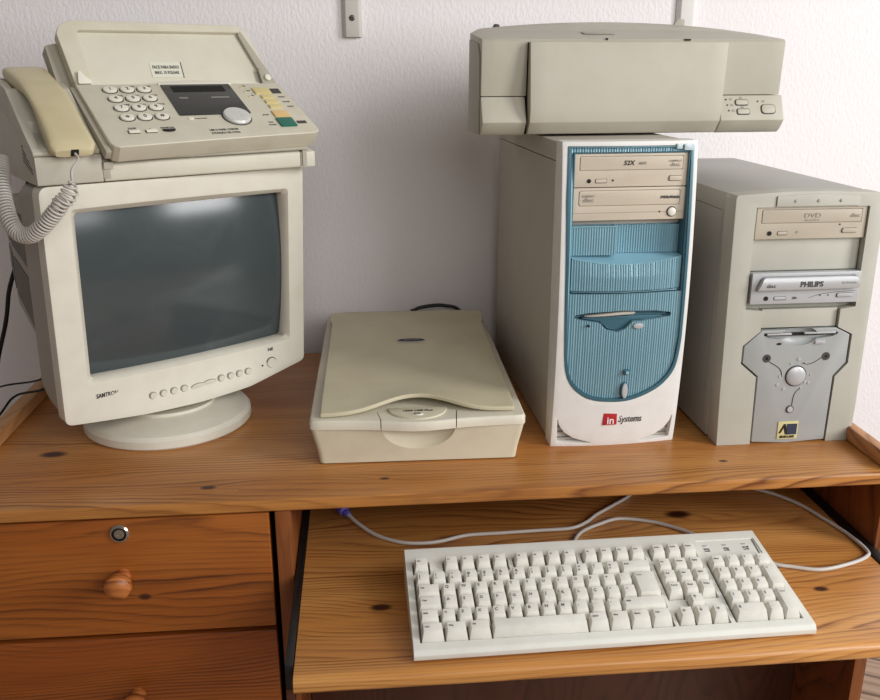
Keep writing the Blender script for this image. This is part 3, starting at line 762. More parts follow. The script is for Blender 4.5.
for i in range(nx):
    ld.faces.new((g[0, i, 0], g[1, i, 0], g[1, i + 1, 0], g[0, i + 1, 0])); ld.faces.new((g[0, i, ny], g[0, i + 1, ny], g[1, i + 1, ny], g[1, i, ny]))
for j in range(ny):
    ld.faces.new((g[0, 0, j], g[0, 0, j + 1], g[1, 0, j + 1], g[1, 0, j])); ld.faces.new((g[0, nx, j], g[1, nx, j], g[1, nx, j + 1], g[0, nx, j + 1]))
bmesh.ops.recalc_face_normals(ld, faces=ld.faces)
ld = bev(ld, .0016, 3, 55)
lid = obj('lid', ld, SCANL, sc, smooth=50)
obj('hinge', box(.03, .25, .4525, .476, .0655, .0785, .002), SCANL, sc)
obj('hinge', box(.0100, .0165, .387, .43, .0667, .0705, .001), SCANL, sc) if False else None
bd_ = prism(ell(0, 0, .0235, .0105, 36), 0, .0008, 'z')
merge(bd_, prism(ell(0, 0, .0212, .0080, 36), .0008, .0012, 'z'), None, 1)
merge(bd_, text_bm('BearPaw', .0070, .0001, .02, .2), T(0, 0, .0014), 2)
obj('badge', bd_, [SILV2, BLK, FADED], lid, T(.1445, .285, .0815))

# ------------------------------------------------------------------ optical drives (shared builder)
def optical(parent, x, y, z, m, kind):
    """148 x 42 mm drive front, lower left corner at x, z, face at y"""
    W_, H_ = .148, .0415
    M = T(x, y, z)
    fb = box(0, W_, 0, .012, 0, H_, .0008)
    if kind == 'round': tr_ = rrect(.007, .141, .0185, .0385, .003)
    elif kind == 'silver': tr_ = rpoly([(.005, .0185), (.146, .0200), (.1415, .0375), (.012, .0375)], [.002, .003, .006, .006], 5)
    else: tr_ = rrect(.0065, .142, .0205, .0385, .0012)
    gx = prism(tr_, -.001, .0016, 'y')
    fb = boolean(fb, gx)
    root = obj('optical_drive', fb, m, parent, M)
    k_ = .0009
    inner = [(px + (k_ if px < .07 else -k_), pz + (k_ if pz < .03 else -k_)) for px, pz in tr_]
    if kind == 'silver':
        d = boolean(prism(inner, -.012, .0016, 'y'), merge(bmesh.new(), solid(lambda u, v: 0, lambda u, v: -.003 - .0052 * math.sqrt(max(0, 1 - ((v - .028) / .0105) ** 2)), -.001, .15, .015, .0395, 2, 20, lambda u, v, h: (u, h + 0, v))), 'INTERSECT')
        obj('disc_tray', d, m, root, M, smooth=40)
    else: obj('disc_tray', prism(inner, -.0006, .0014, 'y', .0005), m, root, M)
    obj('body', box(.001, W_ - .001, .0122, .10, .001, H_ - .001, 0), SCREWM, root, M)
    def hole(xx, zz, r): obj('headphone_socket', lathe([(0, 0), (r, 0), (r, .0008), (0, .0008)], 18), SLOT, root, M @ T(xx, 0, zz, rx=90))
    def pill(nm, xa, xb, za, zb, d=.0018, mm=None):
        obj(nm, prism(rrect(xa, xb, za, zb, min(.0019, (zb - za) * .45)), -d, .0005, 'y', .0004), mm or m, root, M)
        obj('gap', prism(rrect(xa - .0007, xb + .0005, za - .0007, zb + .0005, min(.002, (zb - za) * .5)), -.0003, .0005, 'y'), INK if mm is None else INK, root, M)
    if kind == 'plain':
        hole(.0195, .0078, .0026); pill('volume_wheel', .028, .0425, .0056, .0098, .0006); pill('eject_button', .1245, .1405, .0070, .0128)
        obj('indicator', lathe([(0, 0), (.0013, 0), (.0013, .0005), (0, .0005)], 12), SLOT, root, M @ T(.0505, -.0001, .0082, rx=90))
        obj('lettering', text_bm('52X', .0080, .0002, .02, .2), BLK, root, M @ T(.070, -.0010, .0295) @ FRONT)
        obj('lettering', text_bm('MAX', .0045, .0002, .02, .2), FADED, root, M @ T(.088, -.0010, .0290) @ FRONT)
        obj('lettering', text_bm('COMPACT', .0036, .0002, .0), FADED, root, M @ T(.131, -.0010, .0315) @ FRONT)
        obj('lettering', text_bm('disc', .0068, .0002, .0, sx=1.3), FADED, root, M @ T(.131, -.0010, .0270) @ FRONT)
    elif kind == 'round':
        obj('eject_button', lathe([(0, 0), (.0056, 0), (.0054, .0022), (.004, .0030), (0, .0032)], 28), CREAM, root, M @ T(.1310, 0, .0098, rx=90))
        obj('gap', lathe([(.0056, 0), (.0068, 0), (.0068, .0004), (.0056, .0004)], 28), INK, root, M @ T(.1310, 0, .0098, rx=90))
        obj('indicator', lathe([(0, 0), (.0011, 0), (.0011, .0005), (0, .0005)], 12), SLOT, root, M @ T(.115, 0, .0100, rx=90))
        obj('groove', box(.001, .147, -.0002, .0004, .0095, .0101, 0), FADED, root, M)
        obj('lettering', text_bm('DVDReWritable', .0046, .0002, .04, .3, sx=.8), INK, root, M @ T(.127, -.0010, .0285) @ FRONT)
        obj('lettering', text_bm('disc', .0070, .0002, .03, sx=1.3), FADED, root, M @ T(.0195, -.0010, .0262) @ FRONT)
        obj('lettering', text_bm('COMPACT', .0034, .0002, .03), FADED, root, M @ T(.0195, -.0010, .0312) @ FRONT)
    elif kind == 'dvd':
        hole(.019, .0078, .0030); pill('volume_wheel', .0300, .0425, .0058, .0100, .0006); pill('eject_button', .1170, .1370, .0075, .0128)
        obj('indicator', lathe([(0, 0), (.0014, 0), (.0014, .0005), (0, .0005)], 12), FADED, root, M @ T(.0560, -.0001, .0090, rx=90))
        obj('indicator', lathe([(0, 0), (.0010, 0), (.0010, .0005), (0, .0005)], 12), SLOT, root, M @ T(.1130, -.0001, .0180, rx=90))
        obj('lettering', text_bm('DVD', .0085, .0002, -.01, .1, sx=1.3), FADED, root, M @ T(.0740, -.0010, .0300) @ FRONT)
        obj('lettering', text_bm('ROM', .0030, .0002, .0, sx=3), FADED, root, M @ T(.0740, -.0010, .0240) @ FRONT)
        obj('lettering', text_bm('disc', .0070, .0002, .0, sx=1.3), FADED, root, M @ T(.132, -.0010, .0295) @ FRONT)
    else:
        hole(.021, .0078, .0030); pill('volume_wheel', .0320, .0480, .0058, .0096, .0006); pill('eject_button', .1180, .1400, .0078, .0125)
        obj('lettering', text_bm('PHILIPS', .0098, .0004, .02), INK, root, M @ T(.0775, -.0084, .0275) @ FRONT)
        obj('lettering', text_bm('disc', .0064, .0002, .03, sx=1.3), INK, root, M @ T(.0225, -.0080, .0262) @ FRONT)
        obj('lettering', text_bm('ReWritable', .0044, .0002, .02, .3), FADED, root, M @ T(.128, -.0082, .0285) @ FRONT)
        obj('lettering', text_bm('52x', .0042, .0002, .02, .2), INK, root, M @ T(.0600, -.0006, .0078) @ FRONT)
        obj('swoosh_line', tube(catmull([Vector((.0800, 0, .0075)), Vector((.095, 0, .0118)), Vector((.118, 0, .0145)), Vector((.143, 0, .0155))], 6), .00035, 5), INK, root, M)
        for xx in (.095, .106): obj('indicator', lathe([(0, 0), (.0009, 0), (.0009, .0005), (0, .0005)], 10), SLOT, root, M @ T(xx, -.0001, .0105, rx=90))
    return root

# ------------------------------------------------------------------ blue-fronted tower
t1 = thing('computer_tower', 'cream computer tower with ribbed translucent blue front, carrying the printer', 'computer tower', .2515, 1.0979, 0, 2.16)
W1, H1 = .1755, .411
def bow(x, z):
    s = (x - W1 / 2) / (W1 / 2)
    return -.0065 * max(0, 1 - s * s) - .0135 * math.sin(math.pi * min(1, max(0, z / H1))) ** .8 + .001
fb = solid(bow, lambda u, v: .030, 0, W1, .0, H1, 20, 40, lambda u, v, h: (u, h, v))
blue_out = [(.0065, .4055), (.0052, .339), (.0068, .25), (.0075, .209), (.0090, .160), (.0115, .121), (.0175, .099), (.029, .0835), (.048, .0715), (.074, .0670), (.104, .0680), (.134, .0790), (.153, .0930), (.1655, .1130), (.1700, .145), (.1705, .175), (.1705, .243), (.1705, .4055)]
bo = [(p.x, p.y) for p in catmull([Vector((a, b_, 0)) for a, b_ in blue_out[1:-1]], 4)]
bo = [blue_out[0]] + bo + [blue_out[-1]]
fb = boolean(fb, prism(bo, -.05, .022, 'y'))
v1 = prism(rpoly([(.0065, .046), (.0095, .033), (.0165, .0225), (.030, .0130), (.058, .0040), (.008, .0065)], [.001, .003, .006, .01, .001, .003], 3), -.05, .012, 'y')
v2 = prism(rpoly([(.170, .044), (.166, .032), (.159, .0220), (.146, .0130), (.120, .0040), (.168, .0065)], [.001, .003, .006, .01, .001, .003], 3), -.05, .012, 'y')
fb = boolean(fb, union_of(v1, v2))
fb = bev(fb, .0016, 2, 50)
obj('front_bezel', fb, T1W, t1)
for s_ in (0, 1):
    slats = union_of(*[box(.006 if not s_ else .120, .056 if not s_ else .170, .006, .0115, .007 + .008 * i, .0095 + .008 * i, 0) for i in range(5)])
    obj('foot_vent', slats, T1C, t1)
cs1 = box(.0015, W1 - .0015, .0302, .415, .003, H1 - .002, .001)
groove = box(-.005, .004, .034, .41, .3835, .3850, 0); 
cs1 = boolean(cs1, groove); cs1 = boolean(cs1, box(-.005, .0025, .0335, .0345, .012, .3835, 0))
obj('case', cs1, T1C, t1)
# blue shell: smooth edge band, ribbed field
BT = .0022
def rib(x, z): return bow(x, z) + BT + .0012 * abs(math.sin(math.pi * (x - .012) / .00335))
inner_c = [(W1 / 2 - .0015 + (x - W1 / 2 + .0015) * .950, (.235 + (z - .235) * .972) if z < .30 else .235 + (z - .235) * .988) for x, z in bo]
# band
band = solid(lambda u, v: bow(u, v) - .0008, lambda u, v: .0215, .002, W1 - .002, .05, .408, 20, 36, lambda u, v, h: (u, h, v))
bo_in = [(W1 / 2 - .0005 + (x - W1 / 2 + .0005) * .997, .235 + (z - .235) * .997) for x, z in bo]
band = boolean(band, prism(bo_in, -.05, .05, 'y'), 'INTERSECT')
ic = [(x, z) for x, z in inner_c]
band = boolean(band, prism(ic, -.05, .05, 'y'))
band = bev(band, .0008, 2, 60)
obj('blue_rim', band, BLUED, t1)
field = solid(rib, lambda u, v: .0205, .004, W1 - .004, .055, .404, 318, 22, lambda u, v, h: (u, h, v))
ic2 = [(W1 / 2 - .0015 + (x - W1 / 2 + .0015) * .996, .235 + (z - .235) * .998) for x, z in ic]
field = boolean(field, prism(ic2, -.05, .05, 'y'), 'INTERSECT')
# openings: two drives, recess, cover, disk slot
slot_pts = rpoly([(.0215, .1905), (.040, .1935), (.085, .1955), (.130, .1940), (.1535, .1905), (.1525, .1850), (.110, .1800), (.100, .1800), (.090, .1700), (.079, .1660), (.066, .1690), (.056, .1790), (.023, .1850)], .003, 3)
cut1 = union_of(box(.0140, .1655, -.05, .0175, .2185, .3980, 0))
field = boolean(field, cut1)
field = boolean(field, prism(slot_pts, -.05, .006, 'y'))
obj('blue_front_panel', field, BLUE, t1, smooth=25)
bk = prism([(.017, .1855), (.153, .1855), (.150, .1915), (.021, .1915)], -.004, .0058, 'y')
obj('floppy_slot', bk, BLUED, t1)
scp = prism(rpoly([(.024, .1862), (.150, .1862), (.120, .1815), (.099, .1812), (.090, .1715), (.079, .1675), (.067, .1705), (.057, .1805)], .002, 3), -.0095, -.0042, 'y', .0015)
obj('slot_scoop', scp, BLUED, t1)
obj('slot_lip', prism(rpoly([(.026, .1890), (.085, .1935), (.104, .1930), (.100, .1905), (.060, .1888)], .0008, 2), -.0165, -.008, 'y', .0006), T1C, t1)
obj('eject_button', prism(ell(0, 0, .0068, .0036), -.004, .004, 'y', .0012), SILV2, t1, T(.1075, -.0150, .1745))
obj('indicator', prism(ell(0, 0, .0016, .0016, 14), -.003, .003, 'y'), DARK, t1, T(.0400, -.0155, .1765))
obj('power_light', prism(rrect(-.0036, .0036, -.0036, .0036, .001), -.002, .003, 'y', .0006), BLUED, t1, T(.0960, -.0160, .1100))
obj('light_window', prism(rrect(-.0018, .0024, -.0022, .0018, .0008), -.003, .000, 'y', .0003), BLUEL, t1, T(.0960, -.0166, .1100))
obj('power_button', prism(ell(0, 0, .0040, .0105), -.004, .003, 'y', .0018), SILV2, t1, T(.0950, -.0140, .0835))
obj('button_gap', prism(ell(0, 0, .0050, .0117), -.0012, .003, 'y'), BLUED, t1, T(.0950, -.0142, .0835))
# drive bay back and side walls
obj('bay_frame', union_of(box(.0142, .0158, -.004, .0290, .221, .3975, 0), box(.1640, .1653, -.004, .0290, .221, .3975, 0), box(.0159, .1639, -.002, .0290, .3965, .3976, 0), box(.0159, .1639, .018, .0295, .219, .3100, 0)), BLUED, t1)
optical(t1, .0162, -.0006, .3545, DRV, 'plain')
optical(t1, .0162, -.0006, .3120, DRV, 'round')
# recessed blank: two ribbed facets meeting in a V
def facet_l(u, v): return .0015 - .0040 * (u - .016) / .060 + .0010 * abs(math.sin(math.pi * u / .00335))
def facet_r(u, v): return .0125 - .0030 * (u - .076) / .088 + .0010 * abs(math.sin(math.pi * u / .00335))
fc = union_of(solid(facet_l, lambda u, v: .0120, .0162, .0760, .2668, .3035, 90, 2, lambda u, v, h: (u, h, v)), solid(facet_r, lambda u, v: .0176, .0762, .1636, .2668, .3035, 130, 2, lambda u, v, h: (u, h, v)))
obj('bay_cover', fc, BLUE, t1, smooth=25)
obj('cover_edge', union_of(prism([(.0162, .0005), (.0765, -.0035), (.0765, .0005), (.0162, .0045)], .3037, .3048, 'z')), BLUEL, t1)
obj('bay_shadow_gap', box(.0162, .1636, .0140, .0174, .3050, .3105, 0), T1C, t1)
# bulging lower cover
def bulge(u, v):
    s = (u - .0895) / .0745; k = max(0, 1 - s * s)
    return -.0015 - .0165 * k * (1.0 - .35 * max(0, (v - .24) / .026)) - .010 * (1 - k) * .6 + .0012 * abs(math.sin(math.pi * u / .00335))
def zt_(u):
    s = (u - .0895) / .0745; return .2650 - .0085 * max(0, 1 - s * s)
bc = solid(bulge, lambda u, v: .0176, .0165, .1632, .2222, .2578, 200, 10, lambda u, v, h: (u, h, .2222 + (v - .2222) * (zt_(u) - .2222) / .0356))
obj('bay_cover', bc, BLUE, t1, smooth=25)
tp = bmesh.new()
n_ = 24; A_ = []; B_ = []
for i in range(n_ + 1):
    u = .0165 + .1467 * i / n_; A_.append(tp.verts.new((u, bulge(.0165 + .1467 * i / n_, .2578) - .0003, zt_(u) + .0002))); B_.append(tp.verts.new((u, .014, .2664)))
A2 = [tp.verts.new((v.co.x, v.co.y, v.co.z - .0006)) for v in A_]; B2 = [tp.verts.new((v.co.x, v.co.y, .2655)) for v in B_]
for i in range(n_):
    tp.faces.new((A_[i], A_[i + 1], B_[i + 1], B_[i])); tp.faces.new((A2[i], B2[i], B2[i + 1], A2[i + 1])); tp.faces.new((A_[i], A2[i], A2[i + 1], A_[i + 1])); tp.faces.new((B_[i], B_[i + 1], B2[i + 1], B2[i]))
tp.faces.new((A_[0], B_[0], B2[0], A2[0])); tp.faces.new((A_[-1], A2[-1], B2[-1], B_[-1])); bmesh.ops.recalc_face_normals(tp, faces=tp.faces)
obj('cover_top', tp, BLUEL, t1)
lnp = [Vector((.0165 + .1467 * i / 16, bulge(.0165 + .1467 * i / 16, .2222) - .0004, .2208)) for i in range(17)]
obj('cover_lip', tube(lnp, .0011, 6), BLUED, t1, smooth=60)
obj('clear_clip', union_of(box(.1460, .1535, -.006, .001, .4010, .4075, .001), box(.1560, .1680, -.006, .001, .3990, .4070, .0015)), simple('clear_plastic_clip', (200, 216, 220), .12), t1)
# maker's badge
lg = box(.0690, .0885, -.0015, .001, .0325, .0500, .0005)
merge(lg, text_bm('in', .0150, .0003, .01), T(.0795, -.0018, .0388) @ FRONT, 1)
obj('logo', lg, [RED, WHITE], t1, T(0, -.0100, 0))
obj('lettering', text_bm('Systems', .0138, .0003, .004, .2, 'LEFT', .74), INK, t1, T(.0905, -.0108, .0400) @ FRONT)

# ------------------------------------------------------------------ grey tower
t2 = thing('computer_tower', 'grey-beige computer tower with silver lower panel standing at the right end of the desk', 'computer tower', .4755, 1.0804, 0, .63)
W2, H2 = .198, .344
bp = rpoly([(.0045, 0), (W2 - .0, 0), (W2 + .0015, .05), (W2, H2 - .006), (W2 - .004, H2 + .001), (.12, H2 + .0045), (.06, H2 + .004), (-.001, H2), (-.0025, H2 - .004), (.002, .08)], [.001, .001, .05, .002, .01, .05, .05, .003, .003, .05], 4)
b2 = prism(bp, -.002, .030, 'y', .0025, 2, 40)
open_pts = [(.026, .3285), (.178, .3285), (.178, .1945), (.1575, .1915), (.1575, .1665), (.1790, .1560), (.1790, .1150), (.1630, .0960), (.1620, -.004), (.0525, -.004), (.0505, .0990), (.0270, .1190), (.0270, .1440), (.0495, .1635), (.0495, .1915), (.0255, .1940)]
op2 = prism(open_pts, -.02, .0125, 'y')
b2 = boolean(b2, op2)
b2 = boolean(b2, union_of(prism([(.0505, .3425), (.1625, .3425), (.1625, .3295), (.0505, .3295)], -.02, .001, 'y')))
b2 = bev(b2, .0011, 2, 60)
obj('front_bezel', b2, T2B, t2)
obj('top_strip', prism(rpoly([(.0512, .3295), (.1618, .3295), (.1618, .3425), (.105, .3455), (.0512, .3425)], [.001, .001, .001, .05, .001], 4), -.0040, .0008, 'y', .0008), T2B, t2)
for x in (.076, .1065, .1365): obj('dimple', lathe([(0, 0), (.0022, 0), (.0018, .0010), (0, .0014)], 16), T2C, t2, T(x, -.0041, .3365, rx=90))
case2 = box(.0015, W2 - .001, .0302, .4645, .003, H2 - .001, .0015)
case2 = boolean(case2, box(-.005, .0035, .044, .46, .3185, .3195, 0)); case2 = boolean(case2, box(-.005, .003, .0435, .0445, .012, .3185, 0))
obj('case', case2, T2C, t2)
optical(t2, .0285, .0010, .2868, DRV2, 'dvd')
optical(t2, .0285, -.0060, .2020, SILV2, 'silver')
obj('bay_cover', box(.0275, .1765, .0085, .0123, .2440, .2862, .0006), T2B, t2)
obj('floppy_cover', box(.0510, .1560, .0030, .0123, .1668, .1925, .0008), T2B, t2)
k = .0022
sp_pts = [(.0525, .1640), (.1560, .1655), (.1762, .1555), (.1762, .1160), (.1605, .0970), (.1600, .0030), (.105, -.0001), (.0550, .0030), (.0535, .0995), (.0300, .1195), (.0300, .1430)]
sp = prism(sp_pts, -.0010, .0123, 'y', .0012, 2, 30)
scc = bmesh.new(); bmesh.ops.create_uvsphere(scc, u_segments=32, v_segments=16, radius=1)
for v in scc.verts: v.co = Vector((.105 + v.co.x * .026, -.001 + v.co.y * .009, .1555 + v.co.z * .0135))
sl_pts = rpoly([(.056, .1605), (.158, .1600), (.160, .1575), (.152, .1535), (.125, .1505), (.085, .1505), (.062, .1535), (.055, .1575)], .0015, 3)
sp = boolean(sp, prism(sl_pts, -.01, .006, 'y')); sp = boolean(sp, scc)
obj('silver_panel', sp, SILV, t2, smooth=35)
obj('floppy_slot', box(.058, .157, .0020, .0055, .1553, .1592, 0), DARK, t2)
obj('slot_lip', union_of(box(.060, .094, -.0016, .003, .1572, .1596, .0005), box(.112, .156, -.0016, .003, .1578, .1602, .0005)), SILV2, t2)
obj('indicator', prism(ell(.078, .1450, .0036, .0016, 16), -.0016, .001, 'y'), DARK, t2)
obj('eject_button', prism(rrect(.1275, .1420, .1440, .1485, .0018), -.0035, .001, 'y', .0008), SILV2, t2)
C0 = Vector((.1070, 0, .0985))
obj('power_button', lathe([(0, 0), (.0138, 0), (.0135, .0020), (.0110, .0036), (0, .0044)], 40), SILV2, t2, T(C0.x, -.001, C0.z, rx=90))
obj('button_gap', lathe([(.0138, 0), (.0150, 0), (.0150, .0005), (.0138, .0005)], 40), DARK, t2, T(C0.x, -.001, C0.z, rx=90))
def arm(target, off):
    d = (Vector(target) - Vector((C0.x, C0.z))); u = d.normalized(); n_v = Vector((-u.y, u.x))
    L_ = d.length
    pts = []
    for s, w in ((.0165, .0110), (.022, .0050), (.030, .0022), (L_ - .006, .0020)):
        p = Vector((C0.x, C0.z)) + u * s + n_v * w * off; pts.append(Vector((p.x, -.0013, p.y)))
    return tube(catmull(pts, 6), .00050, 6)
for tgt in ((.0630, .1250), (.1465, .1255), (.1045, .0500)):
    obj('groove_line', union_of(arm(tgt, 1)), INK, t2, smooth=60)
    hr = .0048
    obj('ring_boss', lathe([(hr, 0), (hr + .0009, .0), (hr + .0009, .0006), (hr, .0006)], 24), INK, t2, T(tgt[0], -.001, tgt[1], rx=90))
for tgt in ((.0630, .1250), (.1465, .1255)): obj('screw_hole', lathe([(0, 0), (.0022, 0), (.0022, .0006), (0, .0006)], 16), SLOT, t2, T(tgt[0], -.001, tgt[1], rx=90))
obj('reset_button', lathe([(0, 0), (.0044, 0), (.0040, .0020), (0, .0026)], 24), SILV2, t2, T(.1045, -.001, .0500, rx=90))
for i, (dx_, dz_, r_) in enumerate(((.002, .024, .0030), (-.0085, .018, .0016), (.0120, .0185, .0016), (-.0225, .000, .0022), (-.0245, -.0120, .0026), (-.0150, -.0185, .0024), (.0210, .0010, .0014), (.0195, -.0105, .0020), (.0095, -.0175, .0018), (.0140, -.009, .0022))):
    obj('dimple', lathe([(0, 0), (r_, 0), (r_ * .8, .0009), (0, .0011)], 14), SILV2, t2, T(C0.x + dx_, -.001, C0.z + dz_, rx=90))
sk = box(.0905, .1195, -.0022, -.0012, .0060, .0320, .0003)
merge(sk, box(.1030, .1180, -.0025, -.0022, .0125, .0285, 0), None, 1)
merge(sk, prism([(.0920, .0150), (.0985, .0285), (.1015, .0285), (.1050, .0130), (.1015, .0130), (.0990, .0225), (.0950, .0150)], -.0026, -.0022, 'y'), None, 2)
merge(sk, text_bm('BRAIN-LAND', .0048, .0002, .05, 0, 'CENTER', .75), T(.1050, -.0024, .0093) @ FRONT, 2)
obj('sticker', sk, [GOLD, NAVY, BLK], t2)
for x in (.02, .15):
    for y in (.03, .40): obj('foot', box(x, x + .03, y, y + .03, 0, .0029, 0), DARK, t2)
    for y in (.03, .38): obj('foot', box(x - .002, x + .02, y, y + .025, 0, .0029, 0), DARK, t1)

# ------------------------------------------------------------------ printer on the blue tower
pr = thing('inkjet_printer', 'grey-beige inkjet printer with closed front flap lying across the blue-fronted tower', 'printer', .1638, 1.2045, .411, 3.12)
WP = .4230
def arch(x): s = (x - WP / 2) / (WP / 2); return .010 * (1 - s * s)
# top hood: cross-sections along x
def sections(xs, prof):
    bm = bmesh.new(); rs = []
    for x in xs:
        rs.append([bm.verts.new(q) for q in prof(x)])
    for a, c in zip(rs, rs[1:]):
        for i in range(len(a)): bm.faces.new((a[i], a[(i + 1) % len(a)], c[(i + 1) % len(a)], c[i]))
    bm.faces.new(rs[0][::-1]); bm.faces.new(rs[-1]); bmesh.ops.recalc_face_normals(bm, faces=bm.faces); return bm
N_ = 20
xs = [WP * i / N_ for i in range(N_ + 1)]
def hood_a(x): return [(x, .004, .0509), (x, .0005, .1200), (x, .004, .1235), (x, .09, .1331 + arch(x) * .55), (x, .09, .0509)]
def hood_b(x): return [(x, .0901, .0515), (x, .0901, .1331 + arch(x) * .55), (x, .165, .1415 + arch(x)), (x, .185, .134 + arch(x)), (x, .20, .11), (x, .20, .0515)]
hd2 = sections(xs, hood_b)
for v in hd2.verts: v.co.x += (.034 * (1 - v.co.x / WP) - .016 * v.co.x / WP) * (v.co.y - .09) / .10
hd = union_of(sections(xs, hood_a), hd2)
hd = bev(hd, .0010, 2, 50)
obj('hood', hd, PRN, pr)
def lowr(x): return [(x, .006, .0), (x, .0, .004), (x, -.0105, .0175), (x, .0035, .0500), (x, .10, .0508), (x, .10, .0)]
obj('lower_body', bev(union_of(sections([.0595 * i / 4 for i in range(5)], lowr)), .0009, 2, 30), PRNL, pr)
obj('lower_body', bev(union_of(sections([.3345 + (WP + .004 - .3345) * i / 4 for i in range(5)], lowr)), .0009, 2, 30), PRNL, pr)
obj('lower_body', union_of(box(.062, .333, .012, .1004, .0, .0505, .001), box(.035, WP - .016, .1006, .199, .0, .0505, .001)), PRNL, pr)
# left end cap
obj('end_cap', prism(rpoly([(.010, .002), (.010, .104), (.022, .118), (.084, .124), (.088, .002)], [.001, .012, .012, .002, .001], 6), -.0022, -.0003, 'x', .0008, 2), PRNT, pr)
# front flap
def flap(x):
    tt = (x - .0625) / (.335 - .0625)
    return [(x, -.0035, .0018), (x, -.0170, .0175), (x, -.0190, .0330), (x, -.0095, .1195), (x, -.0005, .1200), (x, .003, .0515), (x, .0115, .049), (x, .0115, .0018)]
fl = sections([.0625 + .2700 * i / 12 for i in range(13)], flap)
for v in fl.verts:
    if v.co.x > .3: v.co.x += .0035 * (v.co.z > .1) - .003 * (v.co.z < .04)
fl = bev(fl, .0012, 2, 25)
obj('front_flap', fl, PRNL, pr)
obj('flap_gap', box(.0611, .0623, .0002, .03, .002, .119, 0), SLOT, pr)
obj('top_slot', union_of(box(.168, .1705, .001, .004, .1222, .1245, 0), box(.278, .286, .0, .004, .1216, .1236, 0)), SLOT, pr)
slope = math.degrees(math.atan2(.0275, .161))
obj('model_plate', prism(rrect(-.022, .022, -.010, .010, .002), .0, .0006, 'z', .0002), PRNT, pr, T(.172, .052, .1324, rx=9.5))
# control buttons on the slanted right face
fy = lambda z: -.0105 + (z - .0175) * (.014 / .0325)
tilt_b = math.degrees(math.atan2(.014, .0325))
BM = lambda x, z: T(x, fy(z), z, rx=90 - tilt_b)
for nm, x, z, w, h in (('feed_button', .3665, .0405, .0088, .0036), ('cartridge_button', .3680, .0285, .0088, .0036), ('power_button', .4050, .0315, .0100, .0062)):
    kb = prism(rrect(-w, w, -h, h, h * .92, 6), .0, .0020, 'z', .0009)
    merge(kb, prism(rrect(-w - .0010, w + .0010, -h - .0010, h + .0010, h * .98, 6), .0, .0004, 'z'), None, 1)
    obj(nm, kb, [PRNL, INK], pr, BM(x, z))
for x, z, s in ((.3440, .0445, ''), (.3455, .0372, ''), (.3470, .0300, ''), (.3905, .0418, '')):
    obj('indicator', lathe([(0, 0), (.0012, 0), (.0012, .0006), (0, .0008)], 12), INK, pr, BM(x, z))
for x, z in ((.3510, .0450), (.3520, .0372), (.3535, .0300), (.3655, .0467), (.3670, .0343), (.3985, .0418)):
    obj('button_symbol', union_of(prism(rrect(-.0022, .0022, -.0016, .0016, .0006), 0, .0002, 'z')), FADED, pr, BM(x, z))
obj('paper_support_tab', prism(rpoly([(-.008, 0), (.008, 0), (.005, .010), (-.002, .011)], .003, 3), 0, .006, 'y', .001), DARK, pr, T(.056, .182, .1385))
obj('paper_support_tab', prism(rpoly([(-.010, 0), (.010, 0), (.010, .013), (-.002, .014)], .002, 3), 0, .006, 'y', .001), PRNT, pr, T(.3420, .182, .1435))

# ------------------------------------------------------------------ keyboard
KX, KY = .0423, .7988
kbd = thing('computer_keyboard', 'ivory full-size computer keyboard lying on the pull-out tray', 'keyboard', KX, KY, ZT, .78)
KE = 12.0
KW = .452
prof = rpoly([(.0, .0), (-.0055, .0035), (-.0060, .0090), (-.0025, .0140), (.004, .0156), (.150, .0472), (.1525, .0440), (.1525, .012), (.1500, .0)], [.0, .001, .002, .004, .004, .002, .002, .004, 0], 3)
kb = prism(prof, 0, KW, 'x', .0022, 3, 50)
for v in kb.verts:      # the ends lean in a little toward the back
    if v.co.x > .3: v.co.x -= .0085 * max(0, v.co.y) / .15
KM = T(0, 0, .0148, rx=KE)
def kbox(x0_, x1_, y0_, y1_, b_=0):
    c = prism(rrect(x0_, x1_, y0_, y1_, .0015, 2), -.0045, .02, 'z'); bmesh.ops.transform(c, matrix=KM, verts=c.verts); return c
wells = union_of(kbox(.0078, .2936, .0068, .1035))
for a in ((.0078, .0290, .1085, .1300), (.0440, .1240, .1085, .1300), (.1290, .2085, .1085, .1300), (.2130, .2920, .1085, .1300), (.2975, .3580, .1085, .1300), (.2975, .3580, .0448, .1035), (.3628, .4420, .0068, .1035)):
    merge(wells, kbox(*a))
wa = prism(rpoly([(.2975, .0068), (.3580, .0068), (.3580, .0262), (.3385, .0262), (.3385, .0440), (.3170, .0440), (.3170, .0262), (.2975, .0262)], .001, 2), -.0045, .02, 'z'); bmesh.ops.transform(wa, matrix=KM, verts=wa.verts)
merge(wells, wa)
kb = boolean(kb, wells)
lp = prism([(.3640, .1100), (.4400, .1100), (.4385, .1400), (.3640, .1400)], -.0007, .02, 'z'); bmesh.ops.transform(lp, matrix=KM, verts=lp.verts)
kb = boolean(kb, lp)
for f in kb.faces:
    pass
obj('keyboard_body', kb, KB, kbd, smooth=35)
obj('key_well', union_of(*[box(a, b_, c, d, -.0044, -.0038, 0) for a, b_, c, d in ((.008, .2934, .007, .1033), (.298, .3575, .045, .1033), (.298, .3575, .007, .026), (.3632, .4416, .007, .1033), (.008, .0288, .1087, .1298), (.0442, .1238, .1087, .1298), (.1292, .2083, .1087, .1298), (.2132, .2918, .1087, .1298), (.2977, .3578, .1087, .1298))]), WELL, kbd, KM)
PX, PY = .01885, .0193
X0, Y0 = .0092, .0078
